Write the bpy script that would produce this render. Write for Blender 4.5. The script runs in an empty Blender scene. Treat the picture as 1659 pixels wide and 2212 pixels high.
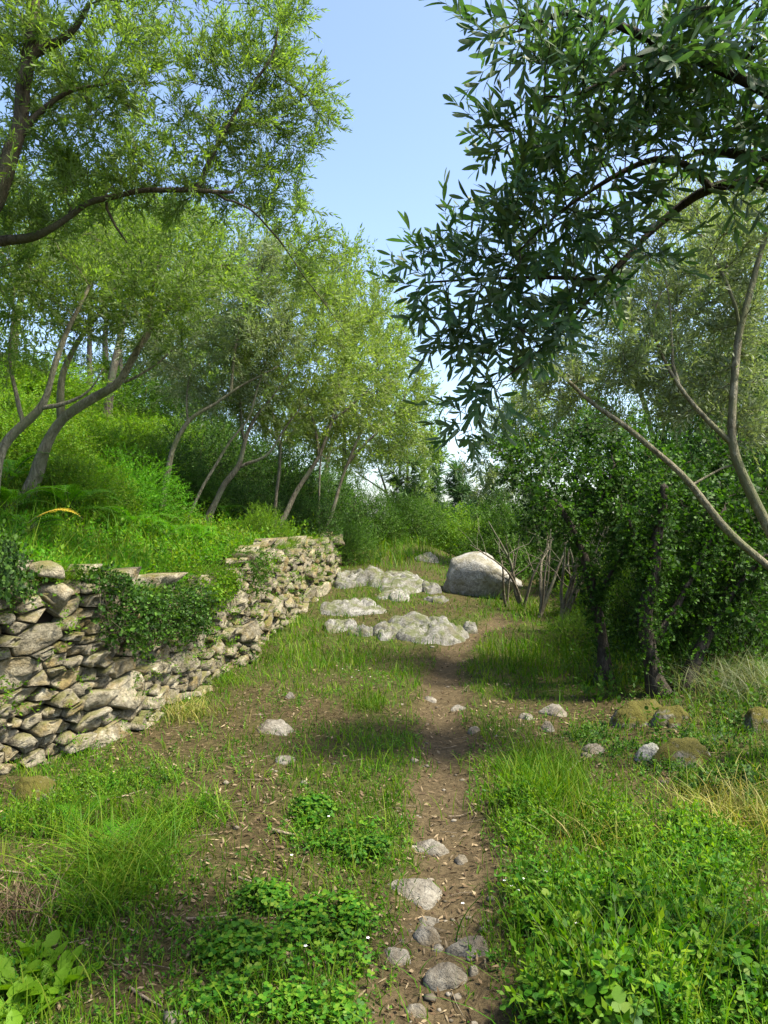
import bpy, math
import numpy as np
from mathutils import Vector, Matrix

R = np.random.default_rng(7)
scene = bpy.context.scene
COL = scene.collection

# ------------------------------------------------------------------ camera, sky, sun, exposure
CAM_H, FPX, PITCH = 1.62, 1598.0, math.radians(0.86)     # photograph measured on a 1659 x 2212 grid
cam_data = bpy.data.cameras.new("camera")
cam_data.sensor_fit = 'VERTICAL'; cam_data.sensor_height = 36.0; cam_data.lens = 26.0
cam_data.clip_start = 0.05; cam_data.clip_end = 3000.0
cam = bpy.data.objects.new("camera", cam_data); COL.objects.link(cam)
cam.location = (0, 0, CAM_H); cam.rotation_euler = (math.pi / 2 + PITCH, 0, 0)
scene.camera = cam

SUN_EL, SUN_AZ = math.radians(57), math.radians(108)      # azimuth from +Y towards +X
world = bpy.data.worlds.new("World"); scene.world = world; world.use_nodes = True
wn = world.node_tree.nodes; wl = world.node_tree.links; wn.clear()
sky = wn.new('ShaderNodeTexSky'); sky.sky_type = 'NISHITA'; sky.sun_disc = False
sky.sun_elevation = SUN_EL; sky.sun_rotation = SUN_AZ
sky.air_density = 0.9; sky.dust_density = 2.2; sky.ozone_density = 1.0; sky.altitude = 100
bg = wn.new('ShaderNodeBackground'); bg.inputs['Strength'].default_value = 0.15
wo = wn.new('ShaderNodeOutputWorld')
wl.new(sky.outputs[0], bg.inputs[0]); wl.new(bg.outputs[0], wo.inputs[0])
sd = bpy.data.lights.new("sun", 'SUN'); sd.energy = 5.0; sd.angle = math.radians(8.0); sd.color = (1.0, 0.93, 0.78)
sun = bpy.data.objects.new("sun", sd); COL.objects.link(sun)
tosun = Vector((math.cos(SUN_EL) * math.sin(SUN_AZ), math.cos(SUN_EL) * math.cos(SUN_AZ), math.sin(SUN_EL)))
sun.rotation_euler = tosun.to_track_quat('Z', 'Y').to_euler(); sun.location = (20, 10, 30)
vs = scene.view_settings
vs.view_transform = 'Standard'; vs.look = 'None'; vs.gamma = 1.0; vs.use_curve_mapping = False; vs.exposure = 1.42
cy = scene.cycles
cy.max_bounces = 7; cy.diffuse_bounces = 4; cy.glossy_bounces = 2; cy.transmission_bounces = 4
cy.transparent_max_bounces = 4; cy.use_denoising = True; cy.caustics_reflective = False; cy.caustics_refractive = False
cy.sample_clamp_indirect = 8.0

# ------------------------------------------------------------------ noise, terrain, picture to place
_tab = np.random.default_rng(3).random((8, 256, 256))
def vnoise(x, y, k=0):
    x = np.asarray(x, float); y = np.asarray(y, float)
    xi = np.floor(x).astype(int); yi = np.floor(y).astype(int)
    fx = x - xi; fy = y - yi; fx = fx * fx * (3 - 2 * fx); fy = fy * fy * (3 - 2 * fy)
    t = _tab[k % 8]; a = xi & 255; b = (xi + 1) & 255; c = yi & 255; d = (yi + 1) & 255
    return (t[a, c] * (1 - fx) + t[b, c] * fx) * (1 - fy) + (t[a, d] * (1 - fx) + t[b, d] * fx) * fy
def fbm(x, y, o=4, k=0):
    s = 0; a = 0.5
    for i in range(o):
        s = s + a * vnoise(x * 2 ** i + 17.3 * i, y * 2 ** i + 5.1 * i, k + i); a *= 0.5
    return s
def sstep(a, b, x):
    t = np.clip((np.asarray(x, float) - a) / (b - a), 0, 1); return t * t * (3 - 2 * t)

WY = [-10, 3.2, 4.88, 5.5, 6.9, 8.35, 8.75, 9.1, 12, 14.3, 20, 40]
WX = [-4.6, -3.1, -2.55, -2.12, -1.93, -1.80, -1.62, -1.72, -1.34, -0.95, -0.7, 0.2]
def wall_x(y): return np.interp(y, WY, WX)
def wall_h(y): return np.interp(y, [3, 5.0, 5.6, 6.0, 7.2, 8.4, 8.9, 11, 12.5, 14.3, 17], [1.3, 1.27, 1.22, 1.02, 1.0, 1.08, 1.22, 1.08, 0.95, 0.78, 0.6])
PY_ = [-5, 2.39, 2.98, 3.70, 4.54, 5.51, 7.0, 8.63, 10.0, 10.7, 12, 14]
PX_ = [0.0, .195, .243, .337, .385, .433, .55, .73, 1.07, 1.54, 2.0, 2.4]
def path_x(y): return np.interp(y, PY_, PX_)
def path_mask(x, y):
    hw = np.interp(y, [0, 2.4, 3.7, 5, 7, 9, 11, 13], [.25, .21, .2, .19, .19, .18, .2, .05])
    d = np.abs(x - path_x(y)) / hw + 1.7 * (fbm(np.asarray(x) * 2.6, np.asarray(y) * 2.6, 4, 2) - 0.45)
    return (1 - sstep(0.45, 1.5, d)) * (1 - sstep(10.8, 12.5, y))
def terrain(x, y):
    x = np.asarray(x, float); y = np.asarray(y, float)
    rise = np.interp(y, [-50, 9, 20, 40, 80], [0, 0, 1.1, 1.6, 1.8]) * (1 - 0.6 * sstep(0.5, 3.0, x))
    d = wall_x(y) - x
    w0 = np.interp(y, [0, 14.2, 15, 18], [0.12, 0.12, 0.1, 0.0]); w1 = np.interp(y, [0, 14.2, 15, 18, 30], [0.34, 0.34, 0.9, 3.0, 5.0])
    t = np.clip((d - w0) / (w1 - w0), 0, 1); t = np.where(y < 14.2, t, t * t * (3 - 2 * t))
    q = np.maximum(d - 0.3, 0); q = 0.2 * q + 0.065 * q * q
    z = rise + (wall_h(y) - 0.06) * t + 6.5 * (1 - np.exp(-q / 6.5))
    z = z + 0.12 * np.clip(x - 1.7, 0, 6) * (1 - 0.6 * sstep(8, 12, y))
    z = z + 0.10 * (fbm(x * 0.8, y * 0.8, 4, 1) - 0.47) + 0.04 * (fbm(x * 4, y * 4, 3, 4) - 0.45)
    z = z + 0.35 * (fbm(x * 0.7 + 9, y * 0.7, 3, 5) - 0.45) * sstep(0.8, 3, d)
    z = z - 0.05 * path_mask(x, y)
    far = sstep(60, 250, np.hypot(x, y))
    return z * (1 - 0.6 * far)

def ray(px, py):
    u = (px - 829.5) / FPX; v = -(py - 1106.0) / FPX; c, s = math.cos(PITCH), math.sin(PITCH)
    return np.array([u, c - v * s, s + v * c])
def P(px, py, Y):                      # a place at Y metres ahead seen at that spot of the photograph
    r = ray(px, py); return np.array([0, 0, CAM_H]) + r * (Y / r[1])
def G(px, py):                         # where that line of sight meets the ground
    r = ray(px, py); t = np.linspace(1.2, 45, 3000)
    p = np.array([0, 0, CAM_H]) + t[:, None] * r
    h = p[:, 2] - terrain(p[:, 0], p[:, 1])
    i = np.nonzero(h < 0)[0]
    q = p[i[0]] if len(i) else p[-1]
    return np.array([q[0], q[1], float(terrain(q[0], q[1]))])

# ------------------------------------------------------------------ materials
def new_mat(name):
    m = bpy.data.materials.new(name); m.use_nodes = True; m.node_tree.nodes.clear()
    return m, m.node_tree.nodes, m.node_tree.links
def ramp(n, l, fac, stops):
    r = n.new('ShaderNodeValToRGB'); e = r.color_ramp.elements
    while len(e) < len(stops): e.new(0.5)
    for i, (p, c) in enumerate(stops): e[i].position = p; e[i].color = (*c, 1)
    l.new(fac, r.inputs[0]); return r.outputs[0]
def noise_tex(n, l, scale, detail=4, rough=0.55, coord=None, dist=0.0):
    t = n.new('ShaderNodeTexNoise'); t.inputs['Scale'].default_value = scale
    t.inputs['Detail'].default_value = detail; t.inputs['Roughness'].default_value = rough; t.inputs['Distortion'].default_value = dist
    if coord is not None: l.new(coord, t.inputs['Vector'])
    return t.outputs['Fac']
def mixc(n, l, fac, a, b, mode='MIX'):
    m = n.new('ShaderNodeMix'); m.data_type = 'RGBA'; m.blend_type = mode
    for s, v in ((m.inputs[0], fac), (m.inputs[6], a), (m.inputs[7], b)):
        if hasattr(v, 'default_value') or hasattr(v, 'links'): l.new(v, s)
        elif isinstance(v, (int, float)): s.default_value = v
        else: s.default_value = (*v, 1)
    return m.outputs[2]
def mathn(n, l, op, a, b=None, clamp=False):
    m = n.new('ShaderNodeMath'); m.operation = op; m.use_clamp = clamp
    for s, v in zip(m.inputs, (a, b)):
        if v is None: continue
        if isinstance(v, (int, float)): s.default_value = v
        else: l.new(v, s)
    return m.outputs[0]

def leaf_mat(name, cols, back=None, trans=0.35, tcol=None, rough=0.5, spec=0.35, patch=1.2):
    m, n, l = new_mat(name)
    g = n.new('ShaderNodeNewGeometry')
    k = len(cols)
    c = ramp(n, l, g.outputs['Random Per Island'], [(i / max(1, k - 1), cols[i]) for i in range(k)])
    nz = noise_tex(n, l, patch, 3, 0.5, g.outputs['Position'])
    v = n.new('ShaderNodeHueSaturation'); l.new(c, v.inputs['Color'])
    mr = n.new('ShaderNodeMapRange'); l.new(nz, mr.inputs[0])
    mr.inputs[1].default_value = 0.3; mr.inputs[2].default_value = 0.7; mr.inputs[3].default_value = 0.7; mr.inputs[4].default_value = 1.3
    l.new(mr.outputs[0], v.inputs['Value']); c = v.outputs[0]
    cc = mixc(n, l, g.outputs['Backfacing'], c, back) if back else c
    p = n.new('ShaderNodeBsdfPrincipled'); l.new(cc, p.inputs['Base Color'])
    p.inputs['Roughness'].default_value = rough; p.inputs['Specular IOR Level'].default_value = spec
    t = n.new('ShaderNodeBsdfTranslucent')
    tc = mixc(n, l, 1.0, c, tcol or (1.5, 1.5, 0.8), 'MULTIPLY'); l.new(tc, t.inputs['Color'])
    mx = n.new('ShaderNodeMixShader'); mx.inputs[0].default_value = trans
    l.new(p.outputs[0], mx.inputs[1]); l.new(t.outputs[0], mx.inputs[2])
    o = n.new('ShaderNodeOutputMaterial'); l.new(mx.outputs[0], o.inputs[0])
    return m

def bark_mat(name, dark, light, moss=None, scale=14):
    m, n, l = new_mat(name)
    tc = n.new('ShaderNodeTexCoord'); mp = n.new('ShaderNodeMapping'); mp.inputs['Scale'].default_value = (1, 1, 0.35)
    l.new(tc.outputs['Object'], mp.inputs[0])
    f = noise_tex(n, l, scale * 1.8, 8, 0.75, mp.outputs[0], 0.8)
    c = ramp(n, l, f, [(0.36, dark), (0.5, tuple((a + b) / 2 for a, b in zip(dark, light))), (0.6, light)])
    if moss:
        f2 = noise_tex(n, l, 2.2, 4, 0.6, tc.outputs['Object'])
        c = mixc(n, l, ramp(n, l, f2, [(0.48, (0, 0, 0)), (0.62, (1, 1, 1))]), c, moss)
    p = n.new('ShaderNodeBsdfPrincipled'); l.new(c, p.inputs['Base Color']); p.inputs['Roughness'].default_value = 0.9
    p.inputs['Specular IOR Level'].default_value = 0.15
    b = n.new('ShaderNodeBump'); b.inputs['Strength'].default_value = 1.0; b.inputs['Distance'].default_value = 0.03
    l.new(noise_tex(n, l, scale * 3, 5, 0.7, mp.outputs[0]), b.inputs['Height']); l.new(b.outputs[0], p.inputs['Normal'])
    o = n.new('ShaderNodeOutputMaterial'); l.new(p.outputs[0], o.inputs[0]); return m

def stone_mat(name, dark, mid, light, lichen, moss, moss_lo=0.55, moss_col=(0.07, 0.085, 0.012), fs=7):
    m, n, l = new_mat(name)
    tc = n.new('ShaderNodeTexCoord'); oi = n.new('ShaderNodeObjectInfo')
    va = n.new('ShaderNodeVectorMath'); va.operation = 'ADD'
    vm = n.new('ShaderNodeVectorMath'); vm.operation = 'SCALE'; vm.inputs[0].default_value = (37, 11, 23)
    l.new(oi.outputs['Random'], vm.inputs['Scale']); l.new(tc.outputs['Object'], va.inputs[0]); l.new(vm.outputs[0], va.inputs[1])
    co = va.outputs[0]
    f = noise_tex(n, l, fs, 8, 0.72, co, 0.6)
    c = ramp(n, l, f, [(0.3, dark), (0.48, mid), (0.68, light)])
    f3 = noise_tex(n, l, 45, 4, 0.7, co)
    c = mixc(n, l, 0.6, c, ramp(n, l, f3, [(0.3, (0.35, 0.35, 0.35)), (0.6, (1.15, 1.15, 1.15))]), 'MULTIPLY')
    # per-stone tone
    hv = n.new('ShaderNodeHueSaturation'); l.new(c, hv.inputs['Color'])
    mr = n.new('ShaderNodeMapRange'); mr.inputs[3].default_value = 0.72; mr.inputs[4].default_value = 1.25
    l.new(oi.outputs['Random'], mr.inputs[0]); l.new(mr.outputs[0], hv.inputs['Value']); c = hv.outputs[0]
    f2 = noise_tex(n, l, 3.0, 6, 0.65, co)
    c = mixc(n, l, mathn(n, l, 'MULTIPLY', ramp(n, l, f2, [(0.5, (0, 0, 0)), (0.63, (1, 1, 1))]), 0.75), c, lichen)
    g = n.new('ShaderNodeNewGeometry'); sx = n.new('ShaderNodeSeparateXYZ'); l.new(g.outputs['Normal'], sx.inputs[0])
    f4 = noise_tex(n, l, 4.5, 6, 0.7, co)
    mm = mathn(n, l, 'ADD', mathn(n, l, 'MULTIPLY', sx.outputs[2], 0.22), f4)
    c = mixc(n, l, mathn(n, l, 'MULTIPLY', ramp(n, l, mm, [(moss_lo, (0, 0, 0)), (moss_lo + 0.12, (1, 1, 1))]), moss), c, moss_col)
    p = n.new('ShaderNodeBsdfPrincipled'); l.new(c, p.inputs['Base Color']); p.inputs['Roughness'].default_value = 0.92
    p.inputs['Specular IOR Level'].default_value = 0.2
    b = n.new('ShaderNodeBump'); b.inputs['Strength'].default_value = 1.0; b.inputs['Distance'].default_value = 0.045
    hh = mathn(n, l, 'ADD', noise_tex(n, l, 12, 8, 0.7, co), mathn(n, l, 'MULTIPLY', noise_tex(n, l, 60, 3, 0.6, co), 0.3))
    l.new(hh, b.inputs['Height']); l.new(b.outputs[0], p.inputs['Normal'])
    o = n.new('ShaderNodeOutputMaterial'); l.new(p.outputs[0], o.inputs[0]); return m

def plain_mat(name, cols, rough=0.85, trans=0.0):
    m, n, l = new_mat(name); g = n.new('ShaderNodeNewGeometry'); k = len(cols)
    c = ramp(n, l, g.outputs['Random Per Island'], [(i / max(1, k - 1), cols[i]) for i in range(k)])
    c = mixc(n, l, 0.5, c, ramp(n, l, noise_tex(n, l, 60, 3, 0.6, g.outputs['Position']), [(0.3, (0.5, 0.5, 0.5)), (0.7, (1.2, 1.2, 1.2))]), 'MULTIPLY')
    p = n.new('ShaderNodeBsdfPrincipled'); l.new(c, p.inputs['Base Color']); p.inputs['Roughness'].default_value = rough
    p.inputs['Specular IOR Level'].default_value = 0.2
    o = n.new('ShaderNodeOutputMaterial'); l.new(p.outputs[0], o.inputs[0]); return m

def ground_mat():
    m, n, l = new_mat("soil_and_litter"); g = n.new('ShaderNodeNewGeometry'); co = g.outputs['Position']
    at = n.new('ShaderNodeAttribute'); at.attribute_name = "path"
    ag = n.new('ShaderNodeAttribute'); ag.attribute_name = "green"
    f = noise_tex(n, l, 2.5, 6, 0.65, co); f2 = noise_tex(n, l, 22, 6, 0.7, co, 0.5); f3 = noise_tex(n, l, 90, 4, 0.7, co)
    soil = ramp(n, l, f2, [(0.28, (0.021, 0.016, 0.007)), (0.5, (0.054, 0.041, 0.019)), (0.72, (0.115, 0.088, 0.043))])
    grn = ramp(n, l, f2, [(0.3, (0.022, 0.028, 0.008)), (0.55, (0.050, 0.068, 0.013)), (0.75, (0.10, 0.10, 0.03))])
    path = ramp(n, l, f2, [(0.28, (0.034, 0.026, 0.013)), (0.5, (0.076, 0.058, 0.031)), (0.75, (0.14, 0.108, 0.060))])
    c = mixc(n, l, mathn(n, l, 'MULTIPLY', ag.outputs['Fac'], ramp(n, l, f, [(0.35, (0.3, 0.3, 0.3)), (0.6, (1, 1, 1))])), soil, grn)
    c = mixc(n, l, at.outputs['Fac'], c, path)
    c = mixc(n, l, 0.7, c, ramp(n, l, f3, [(0.3, (0.45, 0.45, 0.45)), (0.7, (1.35, 1.3, 1.25))]), 'MULTIPLY')
    p = n.new('ShaderNodeBsdfPrincipled'); l.new(c, p.inputs['Base Color']); p.inputs['Roughness'].default_value = 0.95
    p.inputs['Specular IOR Level'].default_value = 0.1
    b = n.new('ShaderNodeBump'); b.inputs['Strength'].default_value = 0.8; b.inputs['Distance'].default_value = 0.025
    l.new(mathn(n, l, 'ADD', f2, mathn(n, l, 'MULTIPLY', f3, 0.4)), b.inputs['Height']); l.new(b.outputs[0], p.inputs['Normal'])
    o = n.new('ShaderNodeOutputMaterial'); l.new(p.outputs[0], o.inputs[0]); return m

M = {}
M['ground'] = ground_mat()
M['wall_stone'] = stone_mat("wall_stone", (0.075, 0.065, 0.044), (0.235, 0.208, 0.145), (0.40, 0.365, 0.27), (0.20, 0.145, 0.05), 0.7, 0.60, (0.09, 0.09, 0.016))
M['grey_rock'] = stone_mat("grey_rock", (0.055, 0.053, 0.045), (0.18, 0.175, 0.155), (0.32, 0.312, 0.285), (0.12, 0.11, 0.065), 0.7, 0.64, fs=11)
M['boulder'] = stone_mat("boulder_rock", (0.085, 0.082, 0.07), (0.28, 0.27, 0.24), (0.45, 0.44, 0.40), (0.16, 0.145, 0.085), 0.4, 0.74, fs=9)
M['path_stone'] = stone_mat("path_stone", (0.085, 0.075, 0.058), (0.185, 0.168, 0.135), (0.29, 0.27, 0.225), (0.14, 0.11, 0.065), 0.6, 0.66, (0.075, 0.058, 0.036))
M['mossy_rock'] = stone_mat("mossy_rock", (0.06, 0.055, 0.045), (0.15, 0.14, 0.12), (0.28, 0.27, 0.24), (0.16, 0.13, 0.04), 0.95, 0.50, (0.075, 0.068, 0.008))
M['earth'] = plain_mat("wall_earth", [(0.022, 0.016, 0.010), (0.022, 0.016, 0.010)])
M['bark_grey'] = bark_mat("grey_olive_bark", (0.05, 0.04, 0.027), (0.21, 0.185, 0.13), (0.15, 0.16, 0.10))
M['bark_pale'] = bark_mat("pale_olive_bark", (0.07, 0.062, 0.038), (0.29, 0.265, 0.18), (0.14, 0.145, 0.075))
M['bark_dark'] = bark_mat("dark_bark", (0.022, 0.018, 0.013), (0.07, 0.06, 0.045))
M['bark_limb'] = bark_mat("dark_olive_bark", (0.030, 0.024, 0.016), (0.105, 0.088, 0.06), (0.07, 0.07, 0.035))
M['bark_pine'] = bark_mat("pine_bark", (0.06, 0.05, 0.045), (0.17, 0.15, 0.13))
M['twig'] = plain_mat("twig_bark", [(0.05, 0.045, 0.025), (0.10, 0.085, 0.05)])
M['twig_green'] = plain_mat("green_stem", [(0.06, 0.10, 0.03), (0.09, 0.12, 0.04)])
M['leaf_olive_sun'] = leaf_mat("olive_leaf_light", [(0.065, 0.125, 0.020), (0.105, 0.18, 0.032), (0.15, 0.225, 0.048)], (0.20, 0.27, 0.10), 0.5, (1.7, 1.7, 0.6), 0.55, 0.2)
M['leaf_olive_pale'] = leaf_mat("olive_leaf_silver", [(0.09, 0.135, 0.045), (0.13, 0.185, 0.07), (0.17, 0.215, 0.09)], (0.24, 0.29, 0.17), 0.45, (1.6, 1.6, 0.8))
M['leaf_olive_yellow'] = leaf_mat("olive_leaf_yellow", [(0.085, 0.145, 0.022), (0.13, 0.20, 0.04), (0.175, 0.235, 0.06)], (0.21, 0.26, 0.09), 0.48, (1.6, 1.6, 0.6), 0.55, 0.2)
M['leaf_olive_dark'] = leaf_mat("olive_leaf_dark", [(0.024, 0.062, 0.022), (0.045, 0.10, 0.034), (0.085, 0.145, 0.05)], (0.13, 0.18, 0.095), 0.36, (1.5, 1.7, 0.6), 0.5, 0.3, 3.0)
M['leaf_ivy'] = leaf_mat("ivy_leaf", [(0.012, 0.034, 0.006), (0.028, 0.075, 0.010), (0.075, 0.155, 0.018)], None, 0.3, (1.5, 1.7, 0.5), 0.6, 0.2, 2.0)
M['leaf_bush'] = leaf_mat("bush_leaf", [(0.026, 0.07, 0.007), (0.05, 0.115, 0.011), (0.085, 0.16, 0.018)], None, 0.35, (1.5, 1.7, 0.6), 0.6, 0.18, 1.5)
M['leaf_bright'] = leaf_mat("bright_herb_leaf", [(0.045, 0.13, 0.004), (0.088, 0.19, 0.007), (0.15, 0.235, 0.014)], None, 0.42, (1.6, 1.6, 0.5), 0.55, 0.18, 1.5)
M['leaf_fern'] = leaf_mat("fern_leaf", [(0.035, 0.14, 0.005), (0.065, 0.195, 0.008), (0.10, 0.23, 0.012)], None, 0.45, (1.6, 1.7, 0.5), 0.6, 0.15, 2.0)
M['leaf_yellow'] = leaf_mat("yellow_leaf", [(0.40, 0.28, 0.02), (0.55, 0.42, 0.03)], None, 0.4, (1.2, 1.1, 0.5))
M['leaf_clover'] = leaf_mat("clover_leaf", [(0.018, 0.080, 0.004), (0.036, 0.125, 0.006), (0.068, 0.17, 0.008), (0.13, 0.20, 0.016)], None, 0.35, (1.6, 1.7, 0.5), 0.55, 0.18, 4.0)
M['grass'] = leaf_mat("grass_blade", [(0.030, 0.105, 0.003), (0.062, 0.155, 0.005), (0.095, 0.185, 0.007), (0.15, 0.19, 0.02)], None, 0.4, (1.5, 1.5, 0.5), 0.55, 0.15, 1.3)
M['grass_dry'] = leaf_mat("yellow_grass_blade", [(0.12, 0.17, 0.02), (0.22, 0.23, 0.045), (0.33, 0.28, 0.09)], None, 0.4, (1.4, 1.3, 0.6), 0.55, 0.25, 2.0)
M['grass_grey'] = leaf_mat("grey_grass_blade", [(0.09, 0.13, 0.05), (0.15, 0.19, 0.08), (0.22, 0.22, 0.12)], None, 0.35, (1.4, 1.3, 0.7), 0.55, 0.25, 2.0)
M['litter'] = leaf_mat("dead_leaf", [(0.04, 0.024, 0.012), (0.085, 0.055, 0.028), (0.14, 0.10, 0.055), (0.27, 0.21, 0.125)], None, 0.12, (1.1, 1.0, 0.8), 0.75, 0.2, 3.0)
M['stick'] = bark_mat("dead_stick", (0.10, 0.075, 0.05), (0.34, 0.28, 0.19))
M['pebble'] = plain_mat("pebble_stone", [(0.07, 0.06, 0.042), (0.14, 0.12, 0.088), (0.24, 0.215, 0.17)], 0.95)
M['petal'] = plain_mat("white_petal", [(0.8, 0.8, 0.78), (0.75, 0.75, 0.7)])
M['pine'] = leaf_mat("pine_needles", [(0.03, 0.075, 0.02), (0.05, 0.11, 0.03), (0.07, 0.13, 0.035)], None, 0.25, (1.4, 1.5, 0.7), 0.55, 0.3, 0.8)
M['far'] = leaf_mat("far_leaf", [(0.05, 0.11, 0.03), (0.08, 0.15, 0.04), (0.11, 0.18, 0.05)], None, 0.3, (1.4, 1.5, 0.7), 0.6, 0.2, 0.3)

# ------------------------------------------------------------------ mesh helpers
class Geo:
    def __init__(s): s.V = []; s.Q = []; s.T = []; s.qm = []; s.tm = []; s.n = 0
    def add(s, V, Q=None, T=None, m=0):
        V = np.asarray(V, float).reshape(-1, 3)
        if Q is not None and len(Q): Q = np.asarray(Q, int); s.Q.append(Q + s.n); s.qm.append(np.full(len(Q), m))
        if T is not None and len(T): T = np.asarray(T, int); s.T.append(T + s.n); s.tm.append(np.full(len(T), m))
        s.V.append(V); s.n += len(V); return s
    def mesh(s, name, mats, smooth=False):
        V = np.concatenate(s.V) if s.V else np.zeros((0, 3))
        Q = np.concatenate(s.Q) if s.Q else np.zeros((0, 4), int); T = np.concatenate(s.T) if s.T else np.zeros((0, 3), int)
        me = bpy.data.meshes.new(name)
        me.vertices.add(len(V)); me.vertices.foreach_set('co', V.astype(np.float32).ravel())
        me.loops.add(Q.size + T.size); me.loops.foreach_set('vertex_index', np.concatenate([Q.ravel(), T.ravel()]).astype(np.int32))
        npoly = len(Q) + len(T); me.polygons.add(npoly)
        st = np.concatenate([np.arange(len(Q)) * 4, Q.size + np.arange(len(T)) * 3]).astype(np.int32)
        me.polygons.foreach_set('loop_start', st)
        mi = np.concatenate((s.qm or [np.zeros(0)]) + (s.tm or [np.zeros(0)])).astype(np.int32)
        for m in mats: me.materials.append(m)
        me.polygons.foreach_set('material_index', mi)
        if smooth: me.polygons.foreach_set('use_smooth', np.ones(npoly, bool))
        me.update(calc_edges=True); return me
def link(name, data, parent=None, loc=None):
    o = bpy.data.objects.new(name, data); COL.objects.link(o)
    if parent is not None: o.parent = parent
    if loc is not None: o.location = loc
    return o
def thing(name, label, cat, loc=(0, 0, 0), rz=0.0, sc=1.0, group=None):
    o = link(name, None, None, loc); o.rotation_euler = (0, 0, rz); o.scale = (sc, sc, sc); o.empty_display_size = 0.1
    o['label'] = label; o['category'] = cat
    if group: o['group'] = group
    return o
def tag(o, label, cat, group=None, kind=None):
    o['label'] = label; o['category'] = cat
    if group: o['group'] = group
    if kind: o['kind'] = kind
    return o
def stuff(o): o['kind'] = 'stuff'; return o
def norm(a): return a / np.maximum(np.linalg.norm(a, axis=-1, keepdims=True), 1e-9)

def tube(pts, rad, n=6, cap=True):
    pts = np.asarray(pts, float); rad = np.asarray(rad, float); k = len(pts)
    tg = norm(np.gradient(pts, axis=0)); ref = np.array([0.31, 0.87, 0.38])
    a = norm(np.cross(tg, ref)); b = np.cross(tg, a)
    th = np.arange(n) / n * 2 * math.pi
    V = pts[:, None, :] + rad[:, None, None] * (np.cos(th)[None, :, None] * a[:, None, :] + np.sin(th)[None, :, None] * b[:, None, :])
    i = np.arange(k - 1)[:, None] * n; j = np.arange(n)[None, :]; j2 = (j + 1) % n
    Q = np.stack([i + j, i + j2, i + n + j2, i + n + j], -1).reshape(-1, 4)
    V = V.reshape(-1, 3); T = []
    if cap:
        V = np.vstack([V, pts[-1] + tg[-1] * rad[-1]]); e = (k - 1) * n
        T = [(e + q, e + (q + 1) % n, len(V) - 1) for q in range(n)]
    return V, Q, T
def smooth_line(pts, rad, step=0.06, wob=0.0, rng=R):
    pts = np.asarray(pts, float); k = len(pts)
    d = np.r_[0, np.cumsum(np.linalg.norm(np.diff(pts, axis=0), axis=1))]
    n = max(4, int(d[-1] / step)); t = np.linspace(0, d[-1], n)
    p = np.stack([np.interp(t, d, pts[:, i]) for i in range(3)], 1)
    for _ in range(max(2, n // (2 * k))):
        p[1:-1] = 0.25 * p[:-2] + 0.5 * p[1:-1] + 0.25 * p[2:]
    r = np.interp(t, d, rad)
    if wob:
        w = rng.normal(0, wob, (n, 3))
        for _ in range(3): w[1:-1] = (w[:-2] + w[1:-1] + w[2:]) / 3
        w[0] = 0; p = p + w * 2; r = r * (1 + 0.12 * np.interp(np.arange(n), np.arange(0, n + 4, 4), rng.normal(0, 1, len(np.arange(0, n + 4, 4)))))
    return p, r

# leaf shapes: axis +Y, normal +Z
def kite(L, W, fold=0.12):
    return np.array([(0, 0, 0), (W / 2, .42 * L, fold * W), (0, L, 0), (-W / 2, .42 * L, fold * W)]), np.array([(0, 1, 2, 3)]), np.zeros((0, 3), int)
def blade_leaf(L, W, curl=0.12):
    ys = np.array([0, .16, .4, .68, .88, 1.0]); ws = np.array([.10, .58, .96, 1.0, .58, 0.0]); V = []
    for y, w in zip(ys, ws):
        z = -curl * L * y * y
        V += [(-w * W / 2, y * L, z + .10 * w * W), (0, y * L, z), (w * W / 2, y * L, z + .10 * w * W)]
    Q = []
    for i in range(5): a = 3 * i; Q += [(a, a + 1, a + 4, a + 3), (a + 1, a + 2, a + 5, a + 4)]
    return np.array(V), np.array(Q), np.zeros((0, 3), int)
def ovate(L, W, cup=0.12):
    V = [(0, 0, 0), (W * .36, L * .18, cup * W), (W * .5, L * .5, cup * W), (W * .30, L * .82, cup * W * .5), (0, L, 0), (-W * .30, L * .82, cup * W * .5), (-W * .5, L * .5, cup * W), (-W * .36, L * .18, cup * W)]
    return np.array(V), np.array([(0, 1, 2, 6), (2, 3, 5, 6), (0, 6, 7, 7)])[:2], np.array([(3, 4, 5), (0, 6, 7)])
def ivyleaf(L, W):
    V = [(0, 0, 0), (W * .32, -.12 * L, .02 * W), (W * .5, L * .25, .08 * W), (W * .24, L * .5, .05 * W), (0, L, -.05 * L), (-W * .24, L * .5, .05 * W), (-W * .5, L * .25, .08 * W), (-W * .32, -.12 * L, .02 * W)]
    return np.array(V), np.array([(0, 2, 3, 5)])[:0], np.array([(0, 1, 2), (0, 2, 3), (0, 3, 5), (3, 4, 5), (0, 5, 6), (0, 6, 7)])
def put(V, o, d, nrm, s=1.0):
    d = d / np.linalg.norm(d); z = nrm - d * np.dot(nrm, d); ln = np.linalg.norm(z)
    if ln < 1e-6: z = np.cross(d, (0.3, 0.5, 0.8)); ln = np.linalg.norm(z)
    z = z / ln; x = np.cross(d, z); return o + s * (V[:, :1] * x + V[:, 1:2] * d + V[:, 2:3] * z)
def ribbon3(p0, p1, r0, r1):
    a = np.array([(0, 0, 1), (.87, 0, -.5), (-.87, 0, -.5)]); V = np.vstack([p0 + a * r0, p1 + a * r1])
    return V, np.array([(0, 1, 4, 3), (1, 2, 5, 4), (2, 0, 3, 5)])

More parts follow.
